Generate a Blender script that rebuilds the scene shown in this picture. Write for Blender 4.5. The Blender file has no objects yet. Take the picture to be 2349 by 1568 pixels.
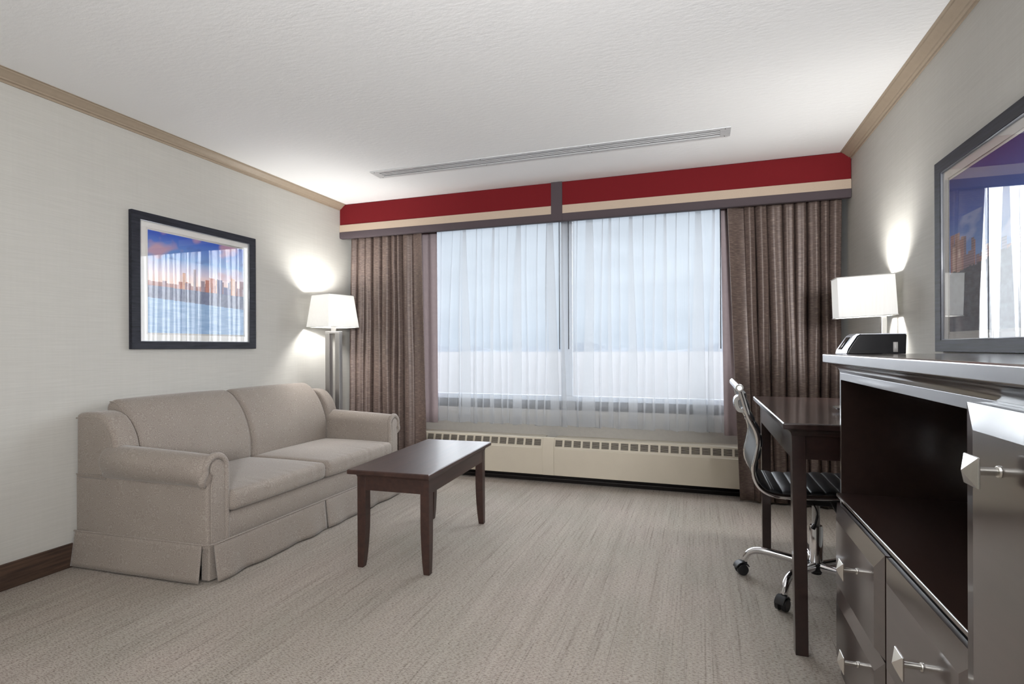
import bpy, bmesh, math, random
import numpy as np
from mathutils import Vector, Matrix

S = bpy.context.scene
COL = S.collection
PI = math.pi
rnd = random.Random(7)

# ------------------------------------------------------------------ camera
YAW = math.atan2(427.5, 1244.7)
cd = bpy.data.cameras.new('camera')
cam = bpy.data.objects.new('camera', cd)
COL.objects.link(cam)
cd.sensor_fit = 'HORIZONTAL'
cd.sensor_width = 36.0
cd.lens = 36.0 * 1244.7 / 2349.0
cd.shift_y = 13.0 / 2349.0
cd.clip_start = 0.02
cd.clip_end = 20000
cam.matrix_world = (Matrix.Translation((0, 0, 1.05)) @ Matrix.Rotation(YAW, 4, 'Z')
                    @ Matrix.Rotation(PI / 2, 4, 'X') @ Matrix.Rotation(math.radians(-0.23), 4, 'Z'))
S.camera = cam

# ------------------------------------------------------------------ view, world
S.view_settings.view_transform = 'Standard'
S.view_settings.look = 'None'
S.view_settings.gamma = 1.0
S.view_settings.use_curve_mapping = False
S.view_settings.exposure = 0.55
try:
    S.cycles.use_denoising = True
    S.cycles.max_bounces = 10
    S.cycles.diffuse_bounces = 5
    S.cycles.transparent_max_bounces = 24
    S.cycles.sample_clamp_indirect = 4.0
    S.cycles.caustics_reflective = False
    S.cycles.caustics_refractive = False
except Exception:
    pass

W = bpy.data.worlds.new('overcast_sky')
S.world = W
W.use_nodes = True
wn, wl = W.node_tree.nodes, W.node_tree.links
wn.clear()
wo = wn.new('ShaderNodeOutputWorld')
wb = wn.new('ShaderNodeBackground')
wt = wn.new('ShaderNodeTexCoord')
ws = wn.new('ShaderNodeSeparateXYZ')
wr = wn.new('ShaderNodeValToRGB')
wr.color_ramp.elements[0].position = 0.0
wr.color_ramp.elements[0].color = (0.55, 0.66, 0.78, 1)
wr.color_ramp.elements[1].position = 0.5
wr.color_ramp.elements[1].color = (0.86, 0.93, 1.0, 1)
e = wr.color_ramp.elements.new(0.08); e.color = (0.70, 0.80, 0.90, 1)
wz = wn.new('ShaderNodeTexNoise')
wz.inputs['Scale'].default_value = 5.0
wz.inputs['Detail'].default_value = 4
wm = wn.new('ShaderNodeMapping')
wm.inputs['Scale'].default_value = (1, 1, 5)
wx = wn.new('ShaderNodeMix'); wx.data_type = 'RGBA'; wx.blend_type = 'MULTIPLY'
wx.inputs['Factor'].default_value = 0.35
wl.new(wt.outputs['Generated'], ws.inputs[0])
wl.new(ws.outputs['Z'], wr.inputs[0])
wl.new(wt.outputs['Generated'], wm.inputs[0])
wl.new(wm.outputs[0], wz.inputs['Vector'])
wl.new(wr.outputs[0], wx.inputs['A'])
wl.new(wz.outputs['Fac'], wx.inputs['B'])
wl.new(wx.outputs['Result'], wb.inputs['Color'])
wb.inputs['Strength'].default_value = 0.86
wl.new(wb.outputs[0], wo.inputs[0])

# ------------------------------------------------------------------ room numbers
XL, XR, YW, YB, ZC = -2.875, 0.906, 4.20, -2.30, 2.265


def area_light(name, loc, rot, sx, sy, power, color=(1, 1, 1)):
    d = bpy.data.lights.new(name, 'AREA')
    d.shape = 'RECTANGLE'
    d.size, d.size_y = sx, sy
    d.energy = power
    d.color = color
    o = bpy.data.objects.new(name, d)
    COL.objects.link(o)
    o.location = loc
    o.rotation_euler = rot
    return o


# soft overcast daylight slanting in through the window
sd = bpy.data.lights.new('overcast_sun', 'SUN')
sd.energy = 18.5
sd.angle = math.radians(120)
sd.color = (0.97, 0.985, 1.0)
sun = bpy.data.objects.new('overcast_sun', sd)
COL.objects.link(sun)
sun.rotation_euler = Vector((-0.10, -1.0, -0.85)).to_track_quat('-Z', 'Y').to_euler()
# added overhead fill behind the camera, no real fitting there
area_light('overhead_fill_light', (-1.0, -0.95, 2.19), (0, 0, 0), 1.6, 1.2, 8, (1.0, 0.995, 0.985))
# added fill aimed up and forward to brighten the ceiling, not a known lamp
up = area_light('ceiling_fill_light', (0.66, -1.3, 1.3), (math.radians(111), 0, math.radians(22)), 0.4, 0.4, 56, (0.985, 0.99, 1.0))
up.data.spread = math.radians(112)
# daylight guide for the window opening
pl = area_light('window_portal', (-0.98, YW + 0.14, 1.36), (PI / 2, 0, PI), 3.0, 1.5, 1)
pl.rotation_euler = (-PI / 2, 0, 0)
try:
    pl.data.cycles.is_portal = True
except Exception:
    pass

# ------------------------------------------------------------------ materials


def new_mat(name):
    m = bpy.data.materials.new(name)
    m.use_nodes = True
    nt = m.node_tree
    b = nt.nodes['Principled BSDF']
    return m, nt, b


def srgb(r, g, b):
    def f(v):
        v /= 255.0
        return v / 12.92 if v <= 0.04045 else ((v + 0.055) / 1.055) ** 2.4
    return (f(r), f(g), f(b), 1)


def N(nt, kind, **kw):
    n = nt.nodes.new('ShaderNode' + kind)
    for k, v in kw.items():
        if hasattr(n, k) and k not in n.inputs:
            setattr(n, k, v)
        else:
            n.inputs[k].default_value = v
    return n


def noise(nt, coord, mscale, scale=1.0, detail=3.0, rough=0.55, rot=(0, 0, 0)):
    mp = nt.nodes.new('ShaderNodeMapping')
    mp.inputs['Scale'].default_value = mscale
    mp.inputs['Rotation'].default_value = rot
    nt.links.new(coord, mp.inputs[0])
    t = nt.nodes.new('ShaderNodeTexNoise')
    t.inputs['Scale'].default_value = scale
    t.inputs['Detail'].default_value = detail
    t.inputs['Roughness'].default_value = rough
    nt.links.new(mp.outputs[0], t.inputs['Vector'])
    return t.outputs['Fac']


def ramp(nt, fac, stops):
    r = nt.nodes.new('ShaderNodeValToRGB')
    els = r.color_ramp.elements
    els[0].position, els[0].color = stops[0]
    els[1].position, els[1].color = stops[-1]
    for p, c in stops[1:-1]:
        q = els.new(p); q.color = c
    nt.links.new(fac, r.inputs[0])
    return r.outputs[0]


def mixc(nt, a, b, fac, mode='MIX'):
    m = nt.nodes.new('ShaderNodeMix')
    m.data_type = 'RGBA'
    m.blend_type = mode
    for s, v in (('A', a), ('B', b), ('Factor', fac)):
        sock = m.inputs[s]
        if isinstance(v, (int, float)):
            sock.default_value = v
        elif isinstance(v, tuple):
            sock.default_value = v
        else:
            nt.links.new(v, sock)
    return m.outputs['Result']


def bump(nt, b, h, strength=0.2, dist=0.01):
    n = nt.nodes.new('ShaderNodeBump')
    n.inputs['Strength'].default_value = strength
    n.inputs['Distance'].default_value = dist
    nt.links.new(h, n.inputs['Height'])
    nt.links.new(n.outputs[0], b.inputs['Normal'])


def coord(nt, which='Object'):
    return nt.nodes.new('ShaderNodeTexCoord').outputs[which]


def plain(name, col, rough=0.5, metal=0.0, spec=0.5, var=0.06, nscale=40.0, bmp=0.0, coat=0.0):
    m, nt, b = new_mat(name)
    b.inputs['Roughness'].default_value = rough
    b.inputs['Metallic'].default_value = metal
    b.inputs['Specular IOR Level'].default_value = spec
    b.inputs['Coat Weight'].default_value = coat
    co = coord(nt)
    f = noise(nt, co, (1, 1, 1), nscale, 3)
    lo = tuple(c * (1 - var) for c in col[:3]) + (1,)
    hi = tuple(min(1, c * (1 + var)) for c in col[:3]) + (1,)
    nt.links.new(ramp(nt, f, [(0.3, lo), (0.7, hi)]), b.inputs['Base Color'])
    if bmp:
        bump(nt, b, f, bmp, 0.004)
    return m


M = {}

# wallpaper with fine woven horizontal threads
m, nt, b = new_mat('wallpaper'); M['wall'] = m
co = coord(nt)
f1 = noise(nt, co, (6, 6, 190), 1.0, 3)
f2 = noise(nt, co, (70, 70, 3), 1.0, 2)
c = ramp(nt, f1, [(0.25, srgb(186, 184, 178)), (0.75, srgb(194, 192, 186))])
c = mixc(nt, c, ramp(nt, f2, [(0.3, (0.96, 0.96, 0.96, 1)), (0.7, (1, 1, 1, 1))]), 0.6, 'MULTIPLY')
nt.links.new(c, b.inputs['Base Color'])
b.inputs['Roughness'].default_value = 0.75
b.inputs['Specular IOR Level'].default_value = 0.25
bump(nt, b, f1, 0.15, 0.002)

# sprayed plaster ceiling
m, nt, b = new_mat('ceiling_plaster'); M['ceiling'] = m
co = coord(nt)
f1 = noise(nt, co, (28, 60, 1), 1.0, 4, 0.6)
f2 = noise(nt, co, (2.2, 2.2, 1), 1.0, 2)
mm = N(nt, 'Math', operation='MULTIPLY')
nt.links.new(f1, mm.inputs[0]); nt.links.new(f2, mm.inputs[1])
b.inputs['Base Color'].default_value = srgb(242, 242, 242)
b.inputs['Roughness'].default_value = 0.9
b.inputs['Specular IOR Level'].default_value = 0.15
bump(nt, b, mm.outputs[0], 0.35, 0.006)

# woven carpet, ribs running towards the window
m, nt, b = new_mat('carpet_weave'); M['carpet'] = m
co = coord(nt)
rib = noise(nt, co, (130, 1.8, 1), 1.0, 3, 0.6)
rib2 = noise(nt, co, (22, 0.6, 1), 1.0, 2, 0.5)
dash = noise(nt, co, (85, 240, 1), 1.0, 2, 0.6)
fuzz = noise(nt, co, (420, 420, 1), 1.0, 2, 0.7)
tone = noise(nt, co, (2.5, 1.6, 1), 1.0, 2)
c = ramp(nt, tone, [(0.35, srgb(168, 161, 152)), (0.65, srgb(176, 166, 158))])
c = mixc(nt, c, ramp(nt, rib, [(0.28, (0.62, 0.60, 0.58, 1)), (0.44, (1, 1, 1, 1)), (0.75, (1.06, 1.05, 1.02, 1))]), 0.85, 'MULTIPLY')
c = mixc(nt, c, ramp(nt, rib2, [(0.3, (0.86, 0.85, 0.84, 1)), (0.65, (1.04, 1.04, 1.04, 1))]), 0.6, 'MULTIPLY')
c = mixc(nt, c, ramp(nt, dash, [(0.36, (0.50, 0.47, 0.45, 1)), (0.52, (1.04, 1.04, 1.04, 1))]), 0.8, 'MULTIPLY')
c = mixc(nt, c, ramp(nt, fuzz, [(0.3, (0.66, 0.66, 0.66, 1)), (0.7, (1.16, 1.16, 1.16, 1))]), 0.8, 'MULTIPLY')
nt.links.new(c, b.inputs['Base Color'])
b.inputs['Roughness'].default_value = 0.95
b.inputs['Specular IOR Level'].default_value = 0.1
bump(nt, b, dash, 0.5, 0.006)

# satin drape cloth with short horizontal slubs (UV: u along cloth, v up, metres)
m, nt, b = new_mat('drape_cloth'); M['drape'] = m
co = coord(nt, 'UV')
f1 = noise(nt, co, (26, 190, 1), 1.0, 4, 0.65)
f2 = noise(nt, co, (6, 30, 1), 1.0, 2, 0.5)
c = ramp(nt, f1, [(0.28, srgb(80, 67, 62)), (0.52, srgb(106, 91, 85)), (0.75, srgb(152, 135, 125))])
c = mixc(nt, c, ramp(nt, f2, [(0.3, (0.82, 0.82, 0.82, 1)), (0.7, (1.1, 1.08, 1.06, 1))]), 0.6, 'MULTIPLY')
nt.links.new(c, b.inputs['Base Color'])
b.inputs['Roughness'].default_value = 0.42
b.inputs['Specular IOR Level'].default_value = 0.55
b.inputs['Metallic'].default_value = 0.15
bump(nt, b, f1, 0.25, 0.002)

M['lining'] = plain('blackout_lining_cloth', srgb(164, 150, 153), 0.7, var=0.04)


def sheer_mat(name, opac, col):
    m = bpy.data.materials.new(name); m.use_nodes = True
    nt = m.node_tree; nt.nodes.clear()
    out = nt.nodes.new('ShaderNodeOutputMaterial')
    tr = nt.nodes.new('ShaderNodeBsdfTransparent')
    df = nt.nodes.new('ShaderNodeBsdfDiffuse')
    tl = nt.nodes.new('ShaderNodeBsdfTranslucent')
    df.inputs['Color'].default_value = col
    tl.inputs['Color'].default_value = (0.22, 0.23, 0.24, 1)
    mx = nt.nodes.new('ShaderNodeMixShader'); mx.inputs[0].default_value = 0.5
    nt.links.new(df.outputs[0], mx.inputs[1]); nt.links.new(tl.outputs[0], mx.inputs[2])
    mo = nt.nodes.new('ShaderNodeMixShader')
    co = coord(nt, 'UV')
    f = noise(nt, co, (700, 4, 1), 1.0, 2, 0.6)
    r = nt.nodes.new('ShaderNodeMapRange')
    r.inputs['From Min'].default_value = 0.3; r.inputs['From Max'].default_value = 0.7
    r.inputs['To Min'].default_value = opac - 0.013; r.inputs['To Max'].default_value = opac + 0.013
    nt.links.new(f, r.inputs[0])
    nt.links.new(r.outputs[0], mo.inputs[0])
    nt.links.new(tr.outputs[0], mo.inputs[1]); nt.links.new(mx.outputs[0], mo.inputs[2])
    nt.links.new(mo.outputs[0], out.inputs[0])
    return m


M['sheer'] = sheer_mat('sheer_voile', 0.38, (0.90, 0.92, 0.95, 1))

M['crown'] = plain('crown_paint', srgb(158, 143, 125), 0.5, spec=0.3, var=0.03)
M['red'] = plain('valance_red_cloth', srgb(104, 27, 31), 0.9, spec=0.1, var=0.06, nscale=300)
M['beige'] = plain('valance_beige_cloth', srgb(178, 160, 142), 0.8, var=0.04, nscale=300)
M['plum'] = plain('valance_plum_cloth', srgb(68, 58, 62), 0.8, var=0.06, nscale=300)
M['radiator'] = plain('radiator_enamel', srgb(196, 187, 170), 0.45, var=0.02, nscale=8)
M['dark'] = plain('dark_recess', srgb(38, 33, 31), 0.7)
M['whiteframe'] = plain('window_frame_paint', srgb(160, 168, 178), 0.4, var=0.02)
M['darkframe'] = plain('window_gasket', srgb(34, 36, 42), 0.5)
M['sillwall'] = plain('sill_wall_paint', srgb(166, 162, 155), 0.7, var=0.03)
M['steel'] = plain('brushed_steel', (0.42, 0.41, 0.40, 1), 0.5, 1.0, var=0.06, nscale=200)
M['nickel'] = plain('satin_nickel', (0.72, 0.70, 0.66, 1), 0.25, 1.0, var=0.04, nscale=200)
M['chrome'] = plain('polished_chrome', (0.80, 0.80, 0.82, 1), 0.07, 1.0, var=0.01)
M['aluminium'] = plain('anodised_aluminium', (0.60, 0.61, 0.62, 1), 0.45, 0.25, var=0.04)
M['blackplastic'] = plain('black_plastic', srgb(24, 24, 26), 0.45)
M['glossblack'] = plain('gloss_black_plastic', srgb(9, 9, 12), 0.12, spec=0.2)
M['silverplastic'] = plain('silver_plastic', srgb(165, 168, 176), 0.3, 0.4)
M['sticker'] = plain('grey_sticker', srgb(130, 128, 126), 0.5)
M['mat'] = plain('mat_board', srgb(226, 224, 220), 0.8, var=0.01)
M['wandgrey'] = plain('wand_plastic', srgb(52, 54, 60), 0.4)
M['carcass'] = plain('exterior_concrete', srgb(150, 150, 150), 0.8)

# black leather of the chair
m, nt, b = new_mat('black_leather'); M['leather'] = m
co = coord(nt)
f = noise(nt, co, (1, 1, 1), 220, 3)
b.inputs['Base Color'].default_value = srgb(22, 23, 27)
b.inputs['Roughness'].default_value = 0.46
bump(nt, b, f, 0.08, 0.001)


def wood(name, dark, light, grain=(3, 40, 40), rough=0.3, coat=0.25, bmp=0.04, contrast=(0.3, 0.7)):
    m, nt, b = new_mat(name)
    co = coord(nt)
    f = noise(nt, co, grain, 1.0, 4, 0.6)
    nt.links.new(ramp(nt, f, [(contrast[0], dark), (contrast[1], light)]), b.inputs['Base Color'])
    b.inputs['Roughness'].default_value = rough
    b.inputs['Coat Weight'].default_value = coat
    b.inputs['Coat Roughness'].default_value = 0.12
    bump(nt, b, f, bmp, 0.002)
    return m


M['table'] = wood('walnut_stain', srgb(42, 26, 22), srgb(62, 40, 33), (40, 3, 40), 0.45, 0.05)
M['espresso'] = wood('espresso_stain', srgb(38, 24, 22), srgb(52, 34, 31), (40, 3, 40), 0.3, 0.7)
M['laminate'] = wood('espresso_lacquer', srgb(50, 37, 33), srgb(58, 43, 38), (40, 3, 40), 0.28, 0.9)
M['laminate'].node_tree.nodes['Principled BSDF'].inputs['Coat IOR'].default_value = 2.1
M['baseboard'] = wood('dark_baseboard_wood', srgb(44, 31, 24), srgb(84, 63, 50), (60, 6, 90), 0.6, 0.0, 0.1)
M['framewood'] = wood('black_frame_wood', srgb(24, 24, 29), srgb(50, 52, 62), (80, 5, 80), 0.45, 0.0, 0.15)
M['framewood'].node_tree.nodes['Principled BSDF'].inputs['Specular IOR Level'].default_value = 0.15

# sofa cloth with small embossed swirls
m, nt, b = new_mat('sofa_cloth'); M['sofa'] = m
co = coord(nt)
v = nt.nodes.new('ShaderNodeTexVoronoi'); v.feature = 'F1'
v.inputs['Scale'].default_value = 38
nt.links.new(co, v.inputs['Vector'])
q = N(nt, 'Math', operation='MULTIPLY'); q.inputs[1].default_value = 26
nt.links.new(v.outputs['Distance'], q.inputs[0])
sn = N(nt, 'Math', operation='SINE'); nt.links.new(q.outputs[0], sn.inputs[0])
mr = nt.nodes.new('ShaderNodeMapRange'); mr.inputs['From Min'].default_value = -1
nt.links.new(sn.outputs[0], mr.inputs[0])
f2 = noise(nt, co, (1, 1, 1), 420, 2)
f3 = noise(nt, co, (1, 1, 1), 4, 2)
c = ramp(nt, mr.outputs[0], [(0.50, srgb(139, 129, 121)), (0.97, srgb(153, 144, 135))])
c = mixc(nt, c, ramp(nt, f2, [(0.3, (0.88, 0.88, 0.88, 1)), (0.7, (1.06, 1.06, 1.06, 1))]), 0.7, 'MULTIPLY')
c = mixc(nt, c, ramp(nt, f3, [(0.3, (0.93, 0.92, 0.92, 1)), (0.7, (1.04, 1.04, 1.04, 1))]), 0.7, 'MULTIPLY')
nt.links.new(c, b.inputs['Base Color'])
b.inputs['Roughness'].default_value = 0.8
b.inputs['Sheen Weight'].default_value = 0.25
b.inputs['Sheen Roughness'].default_value = 0.4
b.inputs['Specular IOR Level'].default_value = 0.25
bump(nt, b, mr.outputs[0], 0.07, 0.002)

# translucent lamp shade cloth
m = bpy.data.materials.new('lamp_shade_cloth'); M['shade'] = m
m.use_nodes = True
nt = m.node_tree; nt.nodes.clear()
out = nt.nodes.new('ShaderNodeOutputMaterial')
df = nt.nodes.new('ShaderNodeBsdfDiffuse'); tl = nt.nodes.new('ShaderNodeBsdfTranslucent')
co = coord(nt)
f = noise(nt, co, (300, 300, 6), 1.0, 2)
c = ramp(nt, f, [(0.3, (0.88, 0.875, 0.86, 1)), (0.7, (0.92, 0.915, 0.90, 1))])
nt.links.new(c, df.inputs[0]); nt.links.new(c, tl.inputs[0])
mx = nt.nodes.new('ShaderNodeMixShader'); mx.inputs[0].default_value = 0.2
nt.links.new(df.outputs[0], mx.inputs[1]); nt.links.new(tl.outputs[0], mx.inputs[2])
nt.links.new(mx.outputs[0], out.inputs[0])


M['deskshade'] = m.copy(); M['deskshade'].name = 'desk_lamp_shade_cloth'
for n_ in M['deskshade'].node_tree.nodes:
    if n_.type == 'MIX_SHADER':
        n_.inputs[0].default_value = 0.10


def glass_mat(name, ior, tint=(1, 1, 1, 1)):
    m = bpy.data.materials.new(name); m.use_nodes = True
    nt = m.node_tree; nt.nodes.clear()
    out = nt.nodes.new('ShaderNodeOutputMaterial')
    tr = nt.nodes.new('ShaderNodeBsdfTransparent'); tr.inputs[0].default_value = tint
    gl = nt.nodes.new('ShaderNodeBsdfGlossy'); gl.inputs['Roughness'].default_value = 0.0
    fr = nt.nodes.new('ShaderNodeFresnel'); fr.inputs[0].default_value = ior
    mx = nt.nodes.new('ShaderNodeMixShader')
    geo = nt.nodes.new('ShaderNodeNewGeometry')
    inv = N(nt, 'Math', operation='SUBTRACT'); inv.inputs[0].default_value = 1.0
    nt.links.new(geo.outputs['Backfacing'], inv.inputs[1])
    mu = N(nt, 'Math', operation='MULTIPLY')
    nt.links.new(fr.outputs[0], mu.inputs[0]); nt.links.new(inv.outputs[0], mu.inputs[1])
    nt.links.new(mu.outputs[0], mx.inputs[0])
    nt.links.new(tr.outputs[0], mx.inputs[1]); nt.links.new(gl.outputs[0], mx.inputs[2])
    nt.links.new(mx.outputs[0], out.inputs[0])
    return m


M['picglass'] = glass_mat('picture_glass', 1.8)
M['picglass2'] = glass_mat('reflective_picture_glass', 2.4)  # index raised so this pane reflects more brightly
M['winglass'] = glass_mat('window_glass', 1.45, (0.96, 0.98, 1, 1))

# printed pictures: colour attribute
m, nt, b = new_mat('printed_paper'); M['print'] = m
at = nt.nodes.new('ShaderNodeAttribute'); at.attribute_name = 'Col'
nt.links.new(at.outputs['Color'], b.inputs['Base Color'])
b.inputs['Roughness'].default_value = 0.7

# outside; haze is put into the ground and hill colours
m, nt, b = new_mat('haze_tinted_ground'); M['ground'] = m
co = coord(nt)
f1 = noise(nt, co, (1, 1, 1), 0.02, 5, 0.6)
f2 = noise(nt, co, (1, 1, 1), 0.004, 3, 0.6)
c = ramp(nt, f1, [(0.35, srgb(38, 37, 41)), (0.5, srgb(50, 46, 48)), (0.65, srgb(41, 43, 48))])
c = mixc(nt, c, ramp(nt, f2, [(0.3, (0.75, 0.78, 0.85, 1)), (0.7, (1, 1, 1, 1))]), 0.6, 'MULTIPLY')
nt.links.new(c, b.inputs['Base Color'])
b.inputs['Roughness'].default_value = 1.0
M['hills'] = plain('haze_tinted_hills', srgb(56, 66, 78), 1.0, var=0.1, nscale=0.01)

# ------------------------------------------------------------------ mesh helpers
ROOTINV = {}


class B:
    def __init__(self):
        self.bm = bmesh.new()

    def box(self, x0, x1, y0, y1, z0, z1):
        bm = self.bm
        vs = [bm.verts.new(p) for p in ((x0, y0, z0), (x1, y0, z0), (x1, y1, z0), (x0, y1, z0),
                                        (x0, y0, z1), (x1, y0, z1), (x1, y1, z1), (x0, y1, z1))]
        for f in ((0, 3, 2, 1), (4, 5, 6, 7), (0, 1, 5, 4), (1, 2, 6, 5), (2, 3, 7, 6), (3, 0, 4, 7)):
            bm.faces.new([vs[i] for i in f])
        return self

    def hexa(self, bot, top):
        bm = self.bm
        vs = [bm.verts.new(p) for p in list(bot) + list(top)]
        n = len(bot)
        bm.faces.new([vs[i] for i in range(n - 1, -1, -1)])
        bm.faces.new([vs[n + i] for i in range(n)])
        for i in range(n):
            j = (i + 1) % n
            bm.faces.new([vs[i], vs[j], vs[n + j], vs[n + i]])
        return self

    def loft(self, rings, cap=True, closed=True):
        bm = self.bm
        R = [[bm.verts.new(p) for p in r] for r in rings]
        for a, b_ in zip(R, R[1:]):
            n = len(a)
            for i in range(n if closed else n - 1):
                j = (i + 1) % n
                bm.faces.new([a[i], a[j], b_[j], b_[i]])
        if cap and closed:
            bm.faces.new(R[0][::-1]); bm.faces.new(R[-1])
        return self

    def prism(self, prof, axis, a0, a1):
        def put(p, a):
            if axis == 'x':
                return (a, p[0], p[1])
            if axis == 'y':
                return (p[0], a, p[1])
            return (p[0], p[1], a)
        return self.loft([[put(p, a0) for p in prof], [put(p, a1) for p in prof]])

    def tube(self, pts, r, n=10, closed=False, flat=1.0):
        pts = [Vector(p) for p in pts]
        rings = []
        k = len(pts)
        prev = None
        for i, p in enumerate(pts):
            if closed:
                t = (pts[(i + 1) % k] - pts[i - 1]).normalized()
            else:
                t = (pts[min(i + 1, k - 1)] - pts[max(i - 1, 0)]).normalized()
            if prev is None:
                u = t.orthogonal().normalized()
            else:
                u = (prev - t * prev.dot(t)).normalized()
            prev = u
            v = t.cross(u)
            rr = r[i] if isinstance(r, (list, tuple)) else r
            rings.append([p + u * rr * math.cos(2 * PI * j / n) + v * rr * flat * math.sin(2 * PI * j / n) for j in range(n)])
        if closed:
            rings.append(rings[0])
            bm = self.bm
            R = [[bm.verts.new(q) for q in rg] for rg in rings[:-1]]
            R.append(R[0])
            for a, b_ in zip(R, R[1:]):
                for i in range(n):
                    j = (i + 1) % n
                    bm.faces.new([a[i], a[j], b_[j], b_[i]])
            return self
        return self.loft(rings)

    def cyl(self, p0, p1, r0, r1=None, n=24):
        return self.tube([p0, p1], [r0, r0 if r1 is None else r1], n)

    def lathe(self, prof, cx, cy, n=28):
        rings = [[(cx + r * math.cos(2 * PI * j / n), cy + r * math.sin(2 * PI * j / n), z) for j in range(n)] for r, z in prof]
        return self.loft(rings)

    def grid(self, fn, us, vs, uv=None):
        bm = self.bm
        V = [[bm.verts.new(fn(u, v)) for v in vs] for u in us]
        lay = bm.loops.layers.uv.verify() if uv else None
        for i in range(len(us) - 1):
            for j in range(len(vs) - 1):
                f = bm.faces.new([V[i][j], V[i + 1][j], V[i + 1][j + 1], V[i][j + 1]])
                if uv:
                    for lp, (a, c_) in zip(f.loops, ((i, j), (i + 1, j), (i + 1, j + 1), (i, j + 1))):
                        lp[lay].uv = uv(us[a], vs[c_])
        return self

    def cushion(self, c, h, r, deform=None, n=(16, 16, 6)):
        """rounded box, centre c, half sizes h, edge radius r"""
        def samples(hh, k):
            inner = max(hh - r, 1e-4)
            a = [-(inner + r * math.sin(PI / 2 * (1 - i / 4))) if False else -hh + r * (1 - math.cos(PI / 2 * i / 4)) for i in range(5)]
            mid = [-inner + 2 * inner * i / k for i in range(1, k)]
            return a + mid + [-x for x in a[::-1]]
        sx, sy, sz = samples(h[0], n[0]), samples(h[1], n[1]), samples(h[2], n[2])
        cache = {}
        bm = self.bm

        def vert(p):
            key = tuple(round(x, 6) for x in p)
            if key in cache:
                return cache[key]
            v = Vector(p)
            q_ = Vector([max(-(hh - r), min(hh - r, x)) for x, hh in zip(p, h)])
            d = v - q_
            if d.length > 1e-9:
                v = q_ + d.normalized() * r
            if deform:
                v = deform(v)
            cache[key] = bm.verts.new(v + Vector(c))
            return cache[key]

        def face(A, Bs, mk, flip):
            for i in range(len(A) - 1):
                for j in range(len(Bs) - 1):
                    vs = [vert(mk(A[i], Bs[j])), vert(mk(A[i + 1], Bs[j])), vert(mk(A[i + 1], Bs[j + 1])), vert(mk(A[i], Bs[j + 1]))]
                    if len(set(vs)) < 4:
                        continue
                    bm.faces.new(vs[::-1] if flip else vs)
        face(sx, sy, lambda a, b_: (a, b_, h[2]), False)
        face(sx, sy, lambda a, b_: (a, b_, -h[2]), True)
        face(sx, sz, lambda a, b_: (a, -h[1], b_), False)
        face(sx, sz, lambda a, b_: (a, h[1], b_), True)
        face(sy, sz, lambda a, b_: (h[0], a, b_), False)
        face(sy, sz, lambda a, b_: (-h[0], a, b_), True)
        return self

    def pillow(self, prof, y0, y1, r, bulge=None, nmid=10):
        """closed XZ profile lofted along y with rounded ends"""
        P2 = [Vector((p[0], p[1])) for p in prof]
        k = len(P2)
        area = sum(P2[i].x * P2[(i + 1) % k].y - P2[(i + 1) % k].x * P2[i].y for i in range(k))
        sg = 1 if area > 0 else -1
        nor = []
        for i in range(k):
            t = (P2[(i + 1) % k] - P2[i - 1]).normalized()
            nor.append(Vector((-t.y, t.x)) * sg)
        ys = [(y0 + r * (1 - math.cos(a)), r * (1 - math.sin(a))) for a in [PI / 2 * i / 6 for i in range(7)]]
        ys += [(y0 + r + (y1 - y0 - 2 * r) * i / nmid, 0) for i in range(1, nmid)]
        ys += [(y1 - r * (1 - math.cos(a)), r * (1 - math.sin(a))) for a in [PI / 2 * i / 6 for i in range(6, -1, -1)]]
        rings = []
        for y, d in ys:
            t = (y - y0) / (y1 - y0)
            g = bulge * 4 * t * (1 - t) if bulge else 0
            rings.append([(p.x + (n_.x) * (d - g), y, p.y + n_.y * (d - g * 0.5)) for p, n_ in zip(P2, nor)])
        return self.loft(rings)

    def obj(self, name, mat, parent=None, bevel=0.0, smooth=True, seg=2, local=False, sharp=38, subsurf=0):
        bm = self.bm
        bmesh.ops.recalc_face_normals(bm, faces=bm.faces)
        for ed in bm.edges:
            ed.smooth = not (len(ed.link_faces) == 2 and ed.calc_face_angle(0) > math.radians(sharp))
        me = bpy.data.meshes.new(name)
        bm.to_mesh(me); bm.free()
        me.materials.append(mat)
        if smooth:
            me.polygons.foreach_set('use_smooth', [True] * len(me.polygons))
        o = bpy.data.objects.new(name, me)
        COL.objects.link(o)
        if parent is not None:
            inv = ROOTINV.get(parent.name)
            if inv is not None:
                if not local:
                    me.transform(inv)
                ROOTINV[o.name] = inv
            o.parent = parent
        if bevel:
            md = o.modifiers.new('bevel', 'BEVEL')
            md.width = bevel; md.segments = seg; md.limit_method = 'ANGLE'
            md.angle_limit = math.radians(35); md.harden_normals = smooth
        if subsurf:
            md = o.modifiers.new('sub', 'SUBSURF'); md.levels = subsurf; md.render_levels = subsurf
        return o


def curve_pts(pts, per=8, closed=False):
    """Catmull-Rom through the points"""
    pts = [Vector(p) for p in pts]
    k = len(pts)
    out = []
    rng = range(k) if closed else range(k - 1)
    for i in rng:
        p1, p2 = pts[i], pts[(i + 1) % k]
        p0 = pts[i - 1] if (closed or i > 0) else p1 * 2 - p2
        p3 = pts[(i + 2) % k] if (closed or i + 2 < k) else p2 * 2 - p1
        for s in range(per):
            t = s / per
            out.append(0.5 * ((2 * p1) + (p2 - p0) * t + (2 * p0 - 5 * p1 + 4 * p2 - p3) * t * t + (3 * p1 - p0 - 3 * p2 + p3) * t ** 3))
    if not closed:
        out.append(pts[-1])
    return out


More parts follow.
